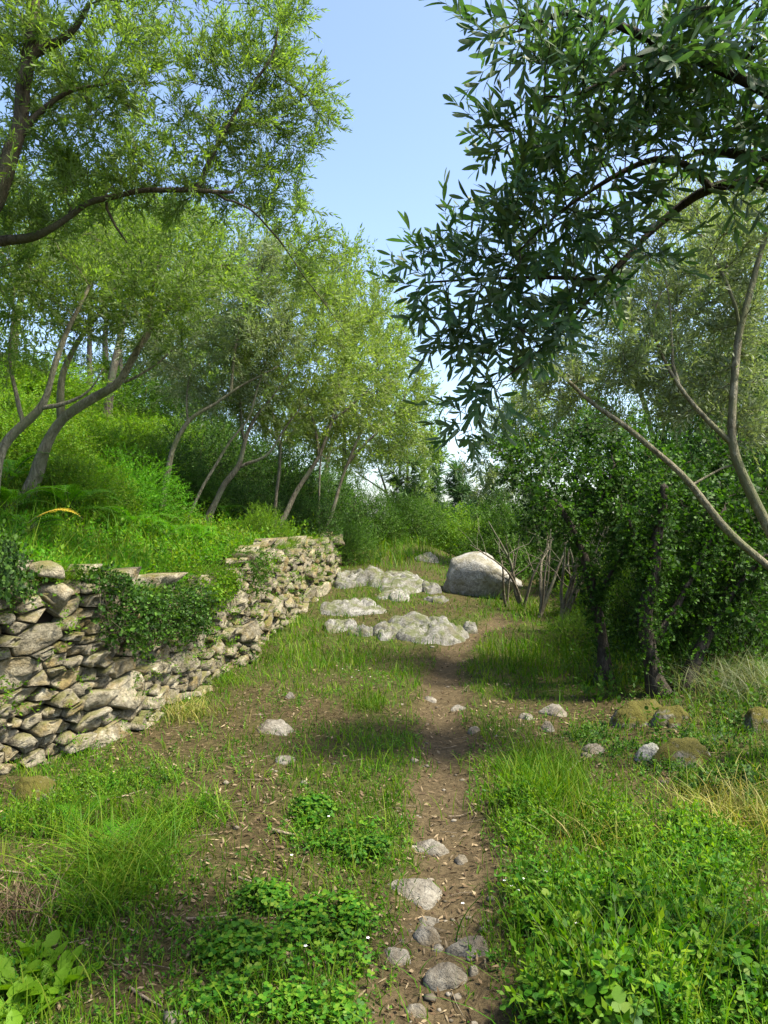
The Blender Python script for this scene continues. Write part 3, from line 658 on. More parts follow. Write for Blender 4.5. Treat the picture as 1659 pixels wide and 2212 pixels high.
# boulder, rock outcrop and loose stones
ROCKS = [
    ('boulder', 'big pale grey boulder sloping down to the right beside the bare saplings', 1035, 1290, 172, 96, 'boulder', 5, .75, .15, 'boulder', 4),
    ('outcrop_rock', 'widest flat grey outcrop slab at the head of the dirt path', 930, 1385, 140, 58, 'grey_rock', 12, .8, .3, 'rock', 4),
    ('outcrop_rock', 'small outcrop rock touching the left side of the widest slab', 842, 1378, 62, 42, 'grey_rock', 13, .8, .3, 'rock', 4),
    ('outcrop_rock', 'low grey outcrop hump in grass, second step below the wall end', 772, 1328, 104, 40, 'grey_rock', 14, .8, .3, 'rock', 4),
    ('outcrop_rock', 'grey rock in grass just under the leftmost outcrop hump', 730, 1366, 56, 36, 'grey_rock', 15, .8, .3, 'rock', 3),
    ('outcrop_rock', 'small grey rock between the leftmost rock and the widest slab', 783, 1374, 46, 30, 'grey_rock', 16, .8, .3, 'rock', 3),
    ('outcrop_rock', 'tall slanted grey outcrop right beside the far end of the wall', 765, 1268, 92, 68, 'grey_rock', 17, .9, .25, 'rock', 4),
    ('outcrop_rock', 'long grey outcrop ridge left of the boulder, up the slope', 862, 1272, 124, 46, 'grey_rock', 18, .8, .3, 'rock', 4),
    ('outcrop_rock', 'small rock at the right end of the long outcrop ridge', 930, 1280, 36, 34, 'grey_rock', 19, .8, .3, 'rock', 3),
    ('outcrop_rock', 'thin flat rock in grass below the long outcrop ridge', 853, 1296, 62, 24, 'grey_rock', 20, .8, .3, 'rock', 3),
    ('outcrop_rock', 'small rock in grass at the foot of the boulder', 945, 1302, 38, 20, 'grey_rock', 21, .8, .3, 'rock', 3),
    ('outcrop_rock', 'grey rock nestled behind the left shoulder of the boulder', 922, 1212, 44, 26, 'grey_rock', 22, .8, .2, 'rock', 3),
    ('loose_rock', 'round grey rock at the bend where the path passes the slab', 1018, 1368, 36, 28, 'grey_rock', 23, .9, .25, 'rock', 3),
    ('path_stone', 'largest rounded grey stone low on the path, nearest the bottom', 958, 2136, 88, 60, 'path_stone', 31, .8, .28, 'stone', 4),
    ('path_stone', 'smooth oval grey stone at the right edge of the path', 1020, 2066, 88, 38, 'path_stone', 32, .7, .25, 'stone', 4),
    ('path_stone', 'blocky grey stone directly above the largest path stone', 925, 2042, 64, 42, 'path_stone', 33, .8, .28, 'stone', 3),
    ('path_stone', 'flat grey stone at the left edge of the path by the clover', 858, 2082, 64, 30, 'path_stone', 34, .7, .3, 'stone', 3),
    ('path_stone', 'long slanting grey slab crossing the path above the other stones', 900, 1952, 136, 42, 'path_stone', 35, .55, .3, 'stone', 4),
    ('path_stone', 'tan half buried stone beside the small leafy clump', 930, 1850, 84, 40, 'path_stone', 36, .6, .3, 'stone', 4),
    ('path_stone', 'small round tan stone just right of the half buried one', 995, 1868, 32, 24, 'path_stone', 37, .8, .3, 'stone', 3),
    ('path_stone', 'little pale pebble stone right of the largest path stone', 1024, 2106, 24, 22, 'path_stone', 38, .8, .25, 'stone', 3),
    ('path_stone', 'flat tan stone at the bottom edge of the path', 900, 2200, 52, 26, 'path_stone', 39, .8, .35, 'stone', 3),
    ('path_stone', 'half hidden low stone between the slab and the blocky stone', 925, 2000, 48, 20, 'path_stone', 40, .8, .35, 'stone', 3),
    ('path_stone', 'tiny yellowish stone wedged by the blocky path stone', 948, 2060, 22, 18, 'path_stone', 41, .8, .3, 'stone', 3),
    ('path_stone', 'pale stone in the upper path below the grass bend', 990, 1536, 38, 18, 'path_stone', 42, .8, .3, 'stone', 3),
    ('path_stone', 'flat stone in the middle of the upper path', 1025, 1584, 34, 16, 'path_stone', 43, .8, .3, 'stone', 3),
    ('path_stone', 'small stone at the left edge of the upper path', 930, 1517, 30, 14, 'path_stone', 44, .8, .3, 'stone', 3),
    ('loose_rock', 'jagged pale rock lying on litter between wall and path', 588, 1586, 88, 42, 'path_stone', 45, .6, .3, 'rock', 4),
    ('loose_rock', 'small pale rock in grass above the jagged rock', 626, 1510, 22, 20, 'path_stone', 46, .8, .25, 'rock', 3),
    ('loose_rock', 'flat tan rock below the jagged pale rock', 612, 1650, 46, 18, 'path_stone', 47, .8, .35, 'rock', 3),
    ('loose_rock', 'pale flat rock in the shade left of the ivy trunks', 1202, 1545, 60, 28, 'path_stone', 48, .8, .3, 'rock', 3),
    ('loose_rock', 'upright grey rock below the pale flat shaded rock', 1186, 1582, 30, 34, 'path_stone', 49, .8, .25, 'rock', 3),
    ('loose_rock', 'small grey rock nearest the path in the shaded litter', 1140, 1555, 34, 18, 'path_stone', 50, .8, .3, 'rock', 3),
    ('loose_rock', 'small pale rock above the tall grass at the path side', 1285, 1630, 50, 28, 'path_stone', 51, .8, .3, 'rock', 3),
    ('mossy_rock', 'long two humped moss covered rock under the ivy trunks', 1392, 1566, 140, 52, 'mossy_rock', 52, .7, .25, 'rock', 4),
    ('mossy_rock', 'right hump rock of the moss covered pair under the ivy', 1462, 1570, 90, 46, 'mossy_rock', 53, .7, .25, 'rock', 4),
    ('loose_rock', 'blocky grey rock in the creepers below the mossy rocks', 1415, 1648, 62, 58, 'grey_rock', 54, .8, .25, 'rock', 4),
    ('mossy_rock', 'long half mossy grey rock next to the blocky one', 1495, 1655, 140, 58, 'mossy_rock', 55, .7, .25, 'rock', 4),
    ('mossy_rock', 'mossy rock cut off by the right edge of the picture', 1648, 1580, 66, 56, 'mossy_rock', 56, .8, .25, 'rock', 3),
    ('mossy_rock', 'dark mossy stone fallen at the foot of the near wall', 60, 1730, 110, 50, 'mossy_rock', 57, .7, .35, 'rock', 3),
]
for a in ROCKS:
    nm, lb, px, b, w, h, mt, sd, dp, sk, ct, sub = a
    rock(nm, lb, px, b, w, h, mt, sd, dp, sk, sub=sub, cat=ct, rough=.42 if 'outcrop' in nm else (.5 if nm == 'boulder' else .18), tilt=0.25 if sd in (17, 35) else 0.0, cuts=8 if 'outcrop' in nm else 12)

# ------------------------------------------------------------------ left hand trees
LS, LP, LY = (M['bark_grey'], M['leaf_olive_sun']), (M['bark_pale'], M['leaf_olive_pale']), (M['bark_grey'], M['leaf_olive_yellow'])
def pl(Y, *pts):                       # a limb laid out along sight points, Y given or (px,py,Y) triples
    return [P(p[0], p[1], p[2] if len(p) > 2 else Y) for p in pts]
r0 = np.array([-4.9, 6.3, float(terrain(-4.9, 6.3))])
tree('near_olive_tree', 'nearest left olive tree, dark limbs reaching in from the left edge', r0, [
    ([r0, r0 + (.1, .1, 1.0), r0 + (.2, .2, 1.7)], .16, .13),
    ([r0 + (.2, .2, 1.7)] + pl(6.4, (0, 520), (110, 495), (150, 470), (190, 430), (280, 415), (420, 408), (500, 420, 6.6)), .050, .013),
    (pl(6.5, (470, 418), (560, 455, 6.7), (620, 540, 6.9), (690, 640, 7.0), (740, 715, 7.1)), .012, .003),
    ([r0 + (.2, .2, 1.7)] + pl(6.0, (-20, 460), (20, 330), (45, 220), (62, 90), (80, -60)), .075, .04),
    (pl(6.5, (420, 410), (450, 365), (478, 300), (520, 215), (575, 150), (620, 60)), .028, .007),
    (pl(6.0, (25, 320), (70, 240), (140, 200), (230, 165)), .03, .008),
    (pl(6.0, (55, 130), (140, 90), (200, 20)), .04, .02),
    (pl(6.5, (230, 420), (235, 490), (250, 515)), .016, .006)],
    [(120, 120, 6.25, 190, 170, .9, 170), (300, 200, 6.45, 190, 150, .8, 150), (330, 40, 6.45, 160, 90, .8, 70), (570, 120, 6.75, 110, 130, .5, 110), (640, 230, 6.85, 100, 90, .4, 75), (520, 280, 6.75, 130, 90, .5, 75),
     (560, 400, 6.95, 120, 70, .5, 75), (350, 380, 6.55, 170, 80, .7, 90), (130, 380, 6.45, 150, 120, .7, 100), (670, 560, 7.15, 70, 110, .4, 45), (610, 20, 6.75, 70, 80, .4, 40), (660, 330, 6.85, 50, 50, .3, 20)],
    (M['bark_limb'], M['leaf_olive_sun']), 'near', 5, .12, .13, 1.3, 21, .0085, .35, .9, wob=.016)
r1 = G(55, 1085)
tree('leaning_olive_tree', 'pale trunked olive leaning right out of the ferns, two forked stems', r1, [
    ([r1] + pl(r1[1], (85, 1000), (108, 950), (132, 905), (200, 862), (270, 825), (305, 740), (355, 670), (430, 590)), .082, .02),
    (pl(r1[1], (132, 905), (138, 800), (175, 720), (240, 640), (275, 580)), .045, .012),
    (pl(r1[1], (320, 715), (330, 640), (345, 560), (380, 480)), .03, .01),
    (pl(r1[1], (270, 825), (340, 790), (390, 740)), .02, .006)],
    [(180, 560, 8.6, 190, 90, .9, 120), (380, 540, 8.6, 150, 100, .9, 110), (300, 640, 8.4, 130, 80, .8, 60), (460, 620, 8.6, 100, 80, .7, 60), (230, 460, 8.2, 140, 70, .7, 60)],
    (M['bark_pale'], M['leaf_olive_sun']), 'mid', 5, .15, .17, 1.5, 22, .0095, .25, 1.0)
r1b = P(-30, 1030, 7.6); r1b[2] = float(terrain(r1b[0], r1b[1]))
tree('edge_olive_tree', 'slender pale olive stem rising from the left edge behind the ferns', r1b, [
    ([r1b] + pl(7.7, (0, 985), (45, 915), (95, 880), (115, 800), (140, 720), (195, 620)), .06, .015),
    (pl(7.7, (50, 912), (40, 840), (20, 790), (25, 680)), .025, .008),
    (pl(7.7, (95, 880), (150, 870), (200, 845), (225, 800)), .022, .007)],
    [(60, 620, 7.8, 130, 110, .8, 110), (160, 680, 8.0, 110, 80, .7, 50), (20, 760, 7.6, 60, 60, .5, 35), (20, 480, 7.8, 100, 90, .8, 60)],
    (M['bark_pale'], M['leaf_olive_sun']), 'mid', 5, .15, .17, 1.5, 23, .0095, .25)
def on_bank(px, Y):
    x = (px - 829.5) / FPX * Y; return np.array([x, Y, float(terrain(x, Y)) - .03])
r2 = on_bank(345, 11.2)
tree('silver_olive_tree', 'silvery olive with a thin trunk bending right over the dark hollow', r2, [
    ([r2] + pl(r2[1], (372, 970), (405, 905), (470, 865), (545, 822), (600, 790)), .048, .011),
    (pl(r2[1], (500, 848), (508, 760), (522, 660), (535, 570)), .03, .009),
    (pl(r2[1], (405, 905), (400, 850), (420, 790)), .018, .006),
    ([r2 + (.35, .2, .0)] + pl(r2[1] + .2, (470, 985), (540, 900), (560, 830), (610, 740)), .028, .008)],
    [(400, 740, r2[1] + .3, 120, 90, 1., 120), (480, 660, r2[1], 110, 100, 1., 80), (560, 720, r2[1], 100, 80, .9, 70), (350, 800, r2[1] + .6, 70, 50, .6, 35), (560, 600, r2[1], 90, 80, .8, 60), (430, 850, r2[1] + .8, 90, 40, .7, 50), (520, 800, r2[1] + .4, 90, 60, .7, 50)],
    LP, 'mid', 6, .18, .2, 1.8, 24, .0095, .2, 1.15)
r3 = on_bank(440, 12.0)
tree('crooked_olive_tree', 'crooked olive with a low forked trunk right of the dark hollow', r3, [
    ([r3] + pl(r3[1], (480, 1045), (520, 1010), (528, 950), (548, 900), (590, 860), (640, 780)), .048, .011),
    (pl(r3[1], (520, 1008), (580, 990), (610, 930), (650, 880)), .03, .009),
    (pl(r3[1], (528, 950), (515, 850), (512, 760), (525, 640)), .026, .008)],
    [(640, 720, r3[1], 130, 110, 1., 130), (560, 780, r3[1], 80, 60, .8, 45), (680, 840, r3[1] + .3, 90, 60, .8, 55), (600, 610, r3[1], 90, 70, .8, 60), (650, 640, r3[1], 70, 70, .6, 45), (600, 900, r3[1] + .6, 80, 40, .7, 50), (520, 880, r3[1] + .6, 50, 30, .5, 25)],
    LY, 'mid', 6, .18, .2, 1.8, 25, .0095, .15, 1.15)
r4 = on_bank(590, 13.2)
tree('slanting_olive_tree', 'slanting thin trunked olive above the middle of the wall', r4, [
    ([r4] + pl(r4[1] + .2, (640, 1060), (690, 985), (715, 910), (735, 830), (750, 740)), .048, .011),
    (pl(r4[1] + .2, (690, 985), (680, 920), (660, 860), (665, 800)), .028, .009),
    (pl(r4[1] + .2, (715, 910), (760, 880), (800, 830)), .024, .008),
    ([r4] + pl(r4[1] + .1, (600, 1020), (610, 940), (640, 870), (690, 790)), .03, .008)],
    [(740, 720, r4[1] + .4, 110, 110, 1., 130), (780, 800, r4[1] + .4, 100, 80, 1., 85), (700, 860, r4[1] + .5, 80, 50, .8, 40), (720, 610, r4[1] + .4, 80, 80, .8, 60), (690, 930, r4[1] + .6, 80, 40, .8, 55), (780, 900, r4[1] + .6, 70, 50, .7, 50)],
    LY, 'far', 5, .2, .23, 2., 26, .010, .15)
r5 = on_bank(690, 15.0)
tree('far_olive_tree', 'yellowish olive leaning right over the far end of the wall', r5, [
    ([r5] + pl(r5[1] + .2, (735, 1040), (765, 960), (800, 890), (830, 810)), .048, .011),
    (pl(r5[1] + .2, (745, 1010), (790, 960), (850, 900), (880, 850)), .03, .009),
    ([r5] + pl(r5[1], (690, 1010), (700, 930), (740, 850)), .03, .008)],
    [(830, 790, r5[1] + .5, 95, 100, 1.1, 130), (870, 880, r5[1] + .5, 60, 70, .9, 70), (800, 680, r5[1] + .5, 80, 80, 1., 80), (770, 880, r5[1] + .6, 80, 50, .8, 50), (840, 960, r5[1] + .6, 70, 40, .8, 50), (760, 980, r5[1] + .8, 60, 35, .7, 35), (900, 930, r5[1] + .8, 45, 60, .6, 45), (915, 840, r5[1] + .8, 40, 60, .6, 40)],
    LY, 'far', 5, .22, .25, 2.2, 27, .010, .15)
r6 = np.array([-1.2, 21.0, float(terrain(-1.2, 21.0))])
tree('tall_ridge_tree', 'tall fresh green tree rising behind the olives against the sky', r6, [
    ([r6] + pl(21, (745, 960), (740, 800), (745, 640), (745, 540)), .07, .02),
    (pl(21, (742, 800), (790, 700), (820, 630)), .05, .015), (pl(21, (741, 780), (700, 700), (690, 640)), .05, .015)],
    [(750, 570, 21, 70, 60, 1.2, 75), (790, 650, 21, 65, 80, 1.2, 95), (830, 740, 21, 60, 90, 1.2, 90), (700, 620, 21, 80, 80, 1.2, 70), (870, 820, 20.5, 50, 70, 1., 60), (905, 880, 20, 38, 70, .9, 60), (930, 960, 20, 36, 60, .9, 50), (760, 740, 21, 80, 80, 1., 60)],
    (M['bark_dark'], M['leaf_olive_sun']), 'vfar', 6, .36, .4, 3.5, 28, .016, .2, .85)
r7 = np.array([-6.6, 17.5, float(terrain(-6.6, 17.5))])
tree('hillside_tree', 'dense green tree on the upper slope behind the silver olive', r7, [
    ([r7] + pl(17.5, (245, 800), (262, 700), (300, 600), (330, 500)), .10, .03), (pl(17.5, (262, 700), (380, 620), (470, 560)), .05, .015), (pl(17.5, (258, 720), (180, 640), (120, 600)), .05, .015)],
    [(330, 520, 17.5, 180, 110, 1.6, 120), (480, 560, 17.5, 120, 110, 1.5, 90), (160, 600, 17.5, 150, 110, 1.5, 90), (580, 540, 17.5, 100, 90, 1.3, 70), (60, 700, 17.0, 90, 90, 1.2, 50), (520, 680, 17.5, 120, 60, 1., 50)],
    (M['bark_grey'], M['leaf_olive_sun']), 'vfar', 6, .36, .4, 3.5, 29, .016, .2, .8)

def copy_tree(t, loc, rz, sc, label, group=None):
    r = t.copy(); COL.objects.link(r); r.location = loc; r.rotation_euler = (0, 0, rz); r.scale = (sc, sc, sc); r['label'] = label
    if group: r['group'] = group
    for ch in [o for o in COL.objects if o.parent == t]:
        c = ch.copy(); COL.objects.link(c); c.parent = r
    return r
HT = bpy.data.objects['hillside_tree']; HG = 'trees on the hillside'; HT['group'] = HG
for px, Y, rz, sc, lb in [(20, 19, 1.0, 1.05, 'dense tree on the skyline at the left edge'), (470, 22, 2.2, .95, 'dense tree behind the silver and crooked olives'), (620, 20, 4.0, .8, 'dense tree behind the slanting olive'), (330, 27, 5.2, 1.2, 'tall far tree on the hilltop between the bare pine trunks and the silver olive'),
                           (690, 26, .4, .9, 'far tree closing the gap left of the tall fresh green tree'), (850, 27, 3.1, .62, 'low far tree behind the yellowish olive')]:
    x = (px - 829.5) / FPX * Y; copy_tree(HT, (x, Y, float(terrain(x, Y)) - .1), rz, sc, lb, HG)
# distant pines
def needle_sprigs():
    out = []
    rng = np.random.default_rng(5)
    for _ in range(3):
        g = Geo()
        for i in range(26):
            d = norm(np.array([rng.normal(0, .6), rng.uniform(.1, 1), rng.normal(0, .6)])); V_, Q_, T_ = kite(.20, .022); g.add(put(V_, np.array([0, rng.uniform(0, .25), 0]), d, rng.normal(0, 1, 3)), Q_, T_, 1)
        out.append(g)
    return out
SPR['pine'] = needle_sprigs()
def pine(label, px, top, Y, X=None, w=60, bare=0.45, seed=1, mat='pine'):
    b = np.array([(px - 829.5) / FPX * Y, Y, 0]); b[2] = float(terrain(b[0], b[1])); tp = P(px, top, Y)[2]; H = tp - b[2]
    pts = [b + (0, 0, H * f) for f in (0, .35, .7, 1)]; limbs = [(pts, .022 * H ** .8, .02)]
    blobs = []; rng = np.random.default_rng(seed)
    for f in np.linspace(bare, 1.0, 7):
        py = 1106 - (b[2] + H * f - CAM_H) / Y * FPX + 24; ww = w * (1.08 - f) / (1.08 - bare) + 6
        blobs.append((px + rng.normal(0, w * .12), py, Y, ww, 14, ww * Y / FPX * .9, int(18 + 26 * (1 - f))))
    return tree('pine_tree', label, b, limbs, blobs, (M['bark_pine'], M[mat]), 'pine', 5, .32, .36, 3, seed, .03, .3, 2.0 * Y / 30, tropz=.0, group='pines beyond the olives')
pine('small dark pine showing left of the gap of sky at the path end', 935, 945, 30, w=34, bare=.25, seed=3)
pine('bushy pine low in the gap of sky above the boulder', 1000, 1020, 34, w=40, bare=.15, seed=4)
pine('short pine closing the right side of the gap above the boulder', 1050, 1040, 30, w=50, bare=.1, seed=6)
pine('slim pine rising behind the far wall end', 880, 905, 27, w=34, bare=.2, seed=8)
pine('tall bare trunked pine on the left skyline, leftmost of three', 192, 430, 22, w=80, bare=.72, seed=10)
pine('tall bare trunked pine on the left skyline, middle of three', 226, 420, 26, w=80, bare=.72, seed=11)
pine('tall pale trunked pine on the left skyline, rightmost of three', 258, 450, 23, w=80, bare=.74, seed=12)

# ------------------------------------------------------------------ right hand trees
rng0 = np.random.default_rng(77)
SPR['ivy'] = [sprig(rng0, .16, 4, ivyleaf(.05, .055), 75, .0012, .3) for _ in range(4)]
SPR['ivyfine'] = [sprig(rng0, .16, 4, ovate(.042, .034), 70, .0012, .3) for _ in range(4)]
SPR['bush'] = [sprig(rng0, .20, 5, ovate(.045, .026), 55, .0014, .05) for _ in range(4)]
SPR['bushkite'] = [sprig(rng0, .24, 6, kite(.055, .03), 58, .0014, .05) for _ in range(4)]
SPR['herb'] = [sprig(rng0, .20, 6, kite(.036, .015), 62, .0012, .0) for _ in range(5)]
SPR['weed'] = [sprig(rng0, .13, 4, kite(.045, .024), 68, .0012, .0) for _ in range(6)]
SPR['herbwide'] = [sprig(rng0, .16, 4, ovate(.036, .024), 65, .0012, .0) for _ in range(5)]
SPR['nettle'] = [sprig(rng0, .26, 6, ovate(.05, .028), 70, .0016, .0) for _ in range(4)]

rA = np.array([2.45, 2.35, float(terrain(2.45, 2.35))])
t_near, O, D, rg = tree('overhanging_olive_tree', 'dark leaved olive branch hanging in close from the upper right', rA, [
    ([rA, rA + (-.1, .05, 1.2), rA + (-.25, .1, 2.3)], .13, .085),
    ([rA + (-.25, .1, 2.3)] + pl(2.6, (1690, 395, 2.5), (1600, 390, 2.5), (1540, 400, 2.5), (1470, 440), (1400, 500), (1370, 540), (1300, 600)), .030, .006),
    (pl(2.5, (1530, 402, 2.5), (1480, 350), (1420, 330), (1330, 370), (1230, 440), (1120, 540)), .014, .004),
    ([rA + (-.22, .1, 2.2)] + pl(2.4, (1690, 350), (1580, 325), (1500, 330)), .024, .009),
    ([rA + (-.25, .1, 2.3)] + pl(2.2, (1720, 220), (1560, 150), (1420, 95), (1320, 45), (1240, 20), (1120, 60)), .026, .004),
    (pl(2.2, (1420, 95), (1330, 160), (1250, 220), (1170, 200)), .011, .003),
    (pl(2.6, (1370, 540), (1280, 640), (1180, 740), (1090, 830)), .009, .003),
    (pl(2.6, (1300, 600), (1150, 600), (1020, 600), (930, 610)), .007, .003)],
    [(1100, 70, 2.2, 110, 60, .15, 18), (1230, 150, 2.2, 120, 110, .22, 32), (1400, 180, 2.2, 150, 150, .3, 50), (1560, 130, 2.2, 130, 150, .3, 43), (1300, 320, 2.4, 170, 130, .3, 57), (1500, 260, 2.3, 130, 90, .3, 32),
     (1180, 440, 2.5, 150, 120, .28, 54), (1090, 560, 2.6, 140, 90, .25, 43), (960, 620, 2.6, 70, 60, .12, 12), (1180, 620, 2.6, 140, 110, .28, 43), (1320, 560, 2.6, 90, 90, .25, 23), (1050, 720, 2.6, 100, 80, .2, 28), (1150, 740, 2.6, 100, 70, .2, 18),
     (1060, 850, 2.6, 60, 60, .15, 18), (1010, 930, 2.6, 24, 30, .1, 5), (950, 530, 2.5, 60, 40, .1, 8), (1080, 300, 2.3, 60, 60, .12, 10), (1620, 330, 2.3, 60, 120, .3, 21)],
    (M['bark_dark'], M['leaf_olive_dark']), None, 3, .075, .075, .6, 41, .0052, .18, 1.0, .6, 9, .003)
olf = [blade_leaf(L, W, c) for L, W, c in ((.068, .0170, .10), (.078, .0165, .24), (.058, .0175, .02), (.072, .0155, -.10))]
lm = [Geo().add(*a).mesh('olive_leaf', [M['leaf_olive_dark']], True) for a in olf]
def leaf_frames(O, D, rng, Ls=.17, pairs=5):
    B = basis(D, rng.random(len(O)) * 6.28); tw = Geo(); fr = []
    for o, b in zip(O, B):
        g, rec = sprig(rng, Ls * rng.uniform(.7, 1.2), pairs, None, 42, .0013, .15, jitter=.3, record=True)
        tw.add(np.concatenate(g.V) @ b.T + o, np.concatenate(g.Q))
        for (p, d, nz, sc) in rec:
            d = b @ norm(d); nz = b @ nz + np.array([0, 0, .5]); z = norm(nz - d * (nz @ d)); x = np.cross(d, z)
            fr.append((b @ p + o, np.stack([x, d, z], 1) * sc))
    return tw, fr
tw, fr = leaf_frames(O, D, rg)
stuff(link('twigs', tw.mesh('near_twigs', [M['twig_green']]), t_near))
FO = np.array([f[0] for f in fr]) + rA
dist = np.linalg.norm(FO - np.array([0, 0, CAM_H]), axis=1)
infr = (np.abs(FO[:, 0] / FO[:, 1] * FPX) < 800) & ((FO[:, 2] - CAM_H) / FO[:, 1] * FPX < 1060)
order = np.argsort(np.where(infr, dist, 99))[:300]; picked = set(order.tolist())
for i in order:
    o = link('leaf', lm[i % 4], t_near); Mx = Matrix(fr[i][1].tolist()).to_4x4(); Mx.translation = Vector(fr[i][0]); o.matrix_local = Mx
g = Geo()
for i, (p, B) in enumerate(fr):
    if i not in picked: V_, Q_, T_ = olf[i % 4]; g.add(V_ @ B.T + p, Q_, T_)
stuff(link('foliage', g.mesh('near_foliage', [M['leaf_olive_dark']], True), t_near))

rB = np.array([3.0, 4.75, float(terrain(3.0, 4.75))])
tree('grey_limbed_olive_tree', 'thin leaved olive with pale bare limbs sweeping up from the right edge', rB, [
    ([rB, rB + (-.12, -.03, .55), rB + (-.3, -.05, .95)], .09, .06),
    ([rB + (-.3, -.05, .95)] + pl(4.65, (1659, 1225), (1560, 1130), (1490, 1035), (1400, 958), (1290, 872), (1210, 800), (1160, 770)), .032, .007),
    ([rB + (-.3, -.05, .95)] + pl(4.7, (1659, 1140), (1620, 1055), (1578, 960), (1580, 880), (1592, 780), (1596, 690), (1630, 590), (1659, 500), (1690, 420)), .038, .011),
    (pl(4.7, (1578, 955), (1520, 900), (1470, 830), (1440, 770), (1415, 700), (1412, 630)), .017, .005),
    (pl(4.7, (1465, 825), (1448, 760), (1445, 680), (1450, 600)), .012, .005),
    (pl(4.7, (1596, 700), (1560, 600), (1530, 520)), .014, .005),
    (pl(4.7, (1500, 1045), (1560, 1010), (1585, 1000)), .008, .006)],
    [(1300, 790, 4.9, 130, 100, .6, 100), (1430, 620, 5.0, 130, 130, .7, 120), (1580, 520, 4.9, 110, 120, .7, 100), (1200, 840, 4.9, 100, 70, .5, 55), (1400, 780, 5.1, 110, 90, .6, 65), (1560, 720, 5.1, 90, 110, .6, 60), (1500, 870, 5.2, 90, 60, .5, 35), (1480, 460, 5.0, 110, 70, .5, 60), (1640, 850, 5.0, 60, 120, .5, 40)],
    (M['bark_pale'], M['leaf_olive_pale']), 'fine', 9, .13, .14, 1.2, 42, .0095, .35, .95)

def ivy_tree(label, px, py, limbs_px, blobs, seed, ivyn=700, sides=8):
    b = G(px, py); Y = b[1]
    L = []
    for k, (pts, r0, r1) in enumerate(limbs_px): L.append((([b] if k == 0 else []) + pl(Y, *[(p[0], p[1], Y + p[2]) for p in pts]), r0, r1))
    t = tree('ivy_clad_tree', label, b, L, blobs, (M['bark_dark'], M['leaf_ivy']), 'ivyfine', 5, .14, .16, 1.2, seed, .009, .05, 1.15, .8, sides)
    rng = np.random.default_rng(seed + 5); g = Geo(); O = []; D = []
    for (p, r0, r1) in L:
        pp, rr = smooth_line(p, np.linspace(r0, r1, len(p)), .03); n = int(ivyn * .4 * len(pp) * .03)
        i = rng.integers(0, len(pp), n); u = norm(rng.normal(0, 1, (n, 3)) * (1, 1, .3)); fz = .35 + .65 * sstep(.1, .9, pp[i][:, 2] - b[2])
        keep = rng.random(n) < fz; i, u = i[keep], u[keep]
        O.append(pp[i] + u * (rr[i] + rng.uniform(.0, .035, len(i)))[:, None]); D.append(u * .8 + np.array([0, 0, -.5]) + rng.normal(0, .4, (len(i), 3)))
    O = np.concatenate(O) - b; D = np.concatenate(D); pr = SPR['ivy']
    scatter(g, pr, O, D, rng.random(len(O)) * 6.28, rng.uniform(.35, .65, len(O)), rng.integers(0, 4, len(O)))
    stuff(link('ivy', g.mesh('trunk_ivy', [M['twig'], M['leaf_ivy']]), t)); return t
ivy_tree('ivy clad dark trunk nearest the path, leaning left into a low crown', 1305, 1475,
    [([(1310, 1400, 0), (1288, 1310, 0), (1272, 1230, 0), (1245, 1150, 0), (1200, 1080, 0)], .075, .03), ([(1250, 1160, 0), (1300, 1080, .1), (1330, 1000, .2)], .03, .01), ([(1285, 1300, 0), (1320, 1230, -.1), (1380, 1130, -.1)], .03, .01)],
    [(1150, 1010, 8.2, 100, 70, .7, 90), (1240, 1060, 8.0, 110, 80, .7, 90), (1330, 1010, 8.0, 110, 90, .7, 80), (1180, 1110, 8.3, 80, 50, .5, 50), (1250, 950, 8.4, 110, 60, .6, 50), (1300, 1140, 8., 70, 60, .5, 40), (1110, 950, 8.6, 60, 60, .5, 30)], 51)
ivy_tree('thick ivy clad trunk right of the leaning one, buried in dark leaves', 1425, 1500,
    [([(1400, 1420, 0), (1390, 1340, 0), (1410, 1250, 0), (1420, 1150, 0), (1440, 1050, 0)], .085, .035), ([(1400, 1400, 0), (1470, 1300, .1), (1520, 1200, .1), (1560, 1100, .2)], .05, .015), ([(1410, 1260, 0), (1370, 1180, 0), (1360, 1100, 0)], .03, .012)],
    [(1420, 1060, 7.4, 110, 90, .7, 90), (1520, 1130, 7.3, 110, 100, .7, 90), (1440, 1170, 7.0, 70, 50, .35, 26), (1540, 1220, 7.0, 70, 50, .4, 24), (1600, 1080, 7.5, 110, 120, .7, 70), (1540, 1000, 7.6, 110, 80, .6, 50)], 52, 900)
ivy_tree('rear ivy clad stem at the right, slanting towards the right edge', 1480, 1490,
    [([(1500, 1420, 0), (1540, 1350, 0), (1590, 1280, 0), (1650, 1200, 0)], .06, .02), ([(1540, 1350, 0), (1560, 1280, .1), (1600, 1180, .2)], .03, .01)],
    [(1600, 1240, 7.0, 80, 70, .5, 50), (1650, 1330, 6.9, 60, 60, .4, 30), (1640, 1160, 7.2, 80, 80, .5, 50)], 53, 800)
rC = np.array([6.6, 17.5, float(terrain(6.6, 17.5))])
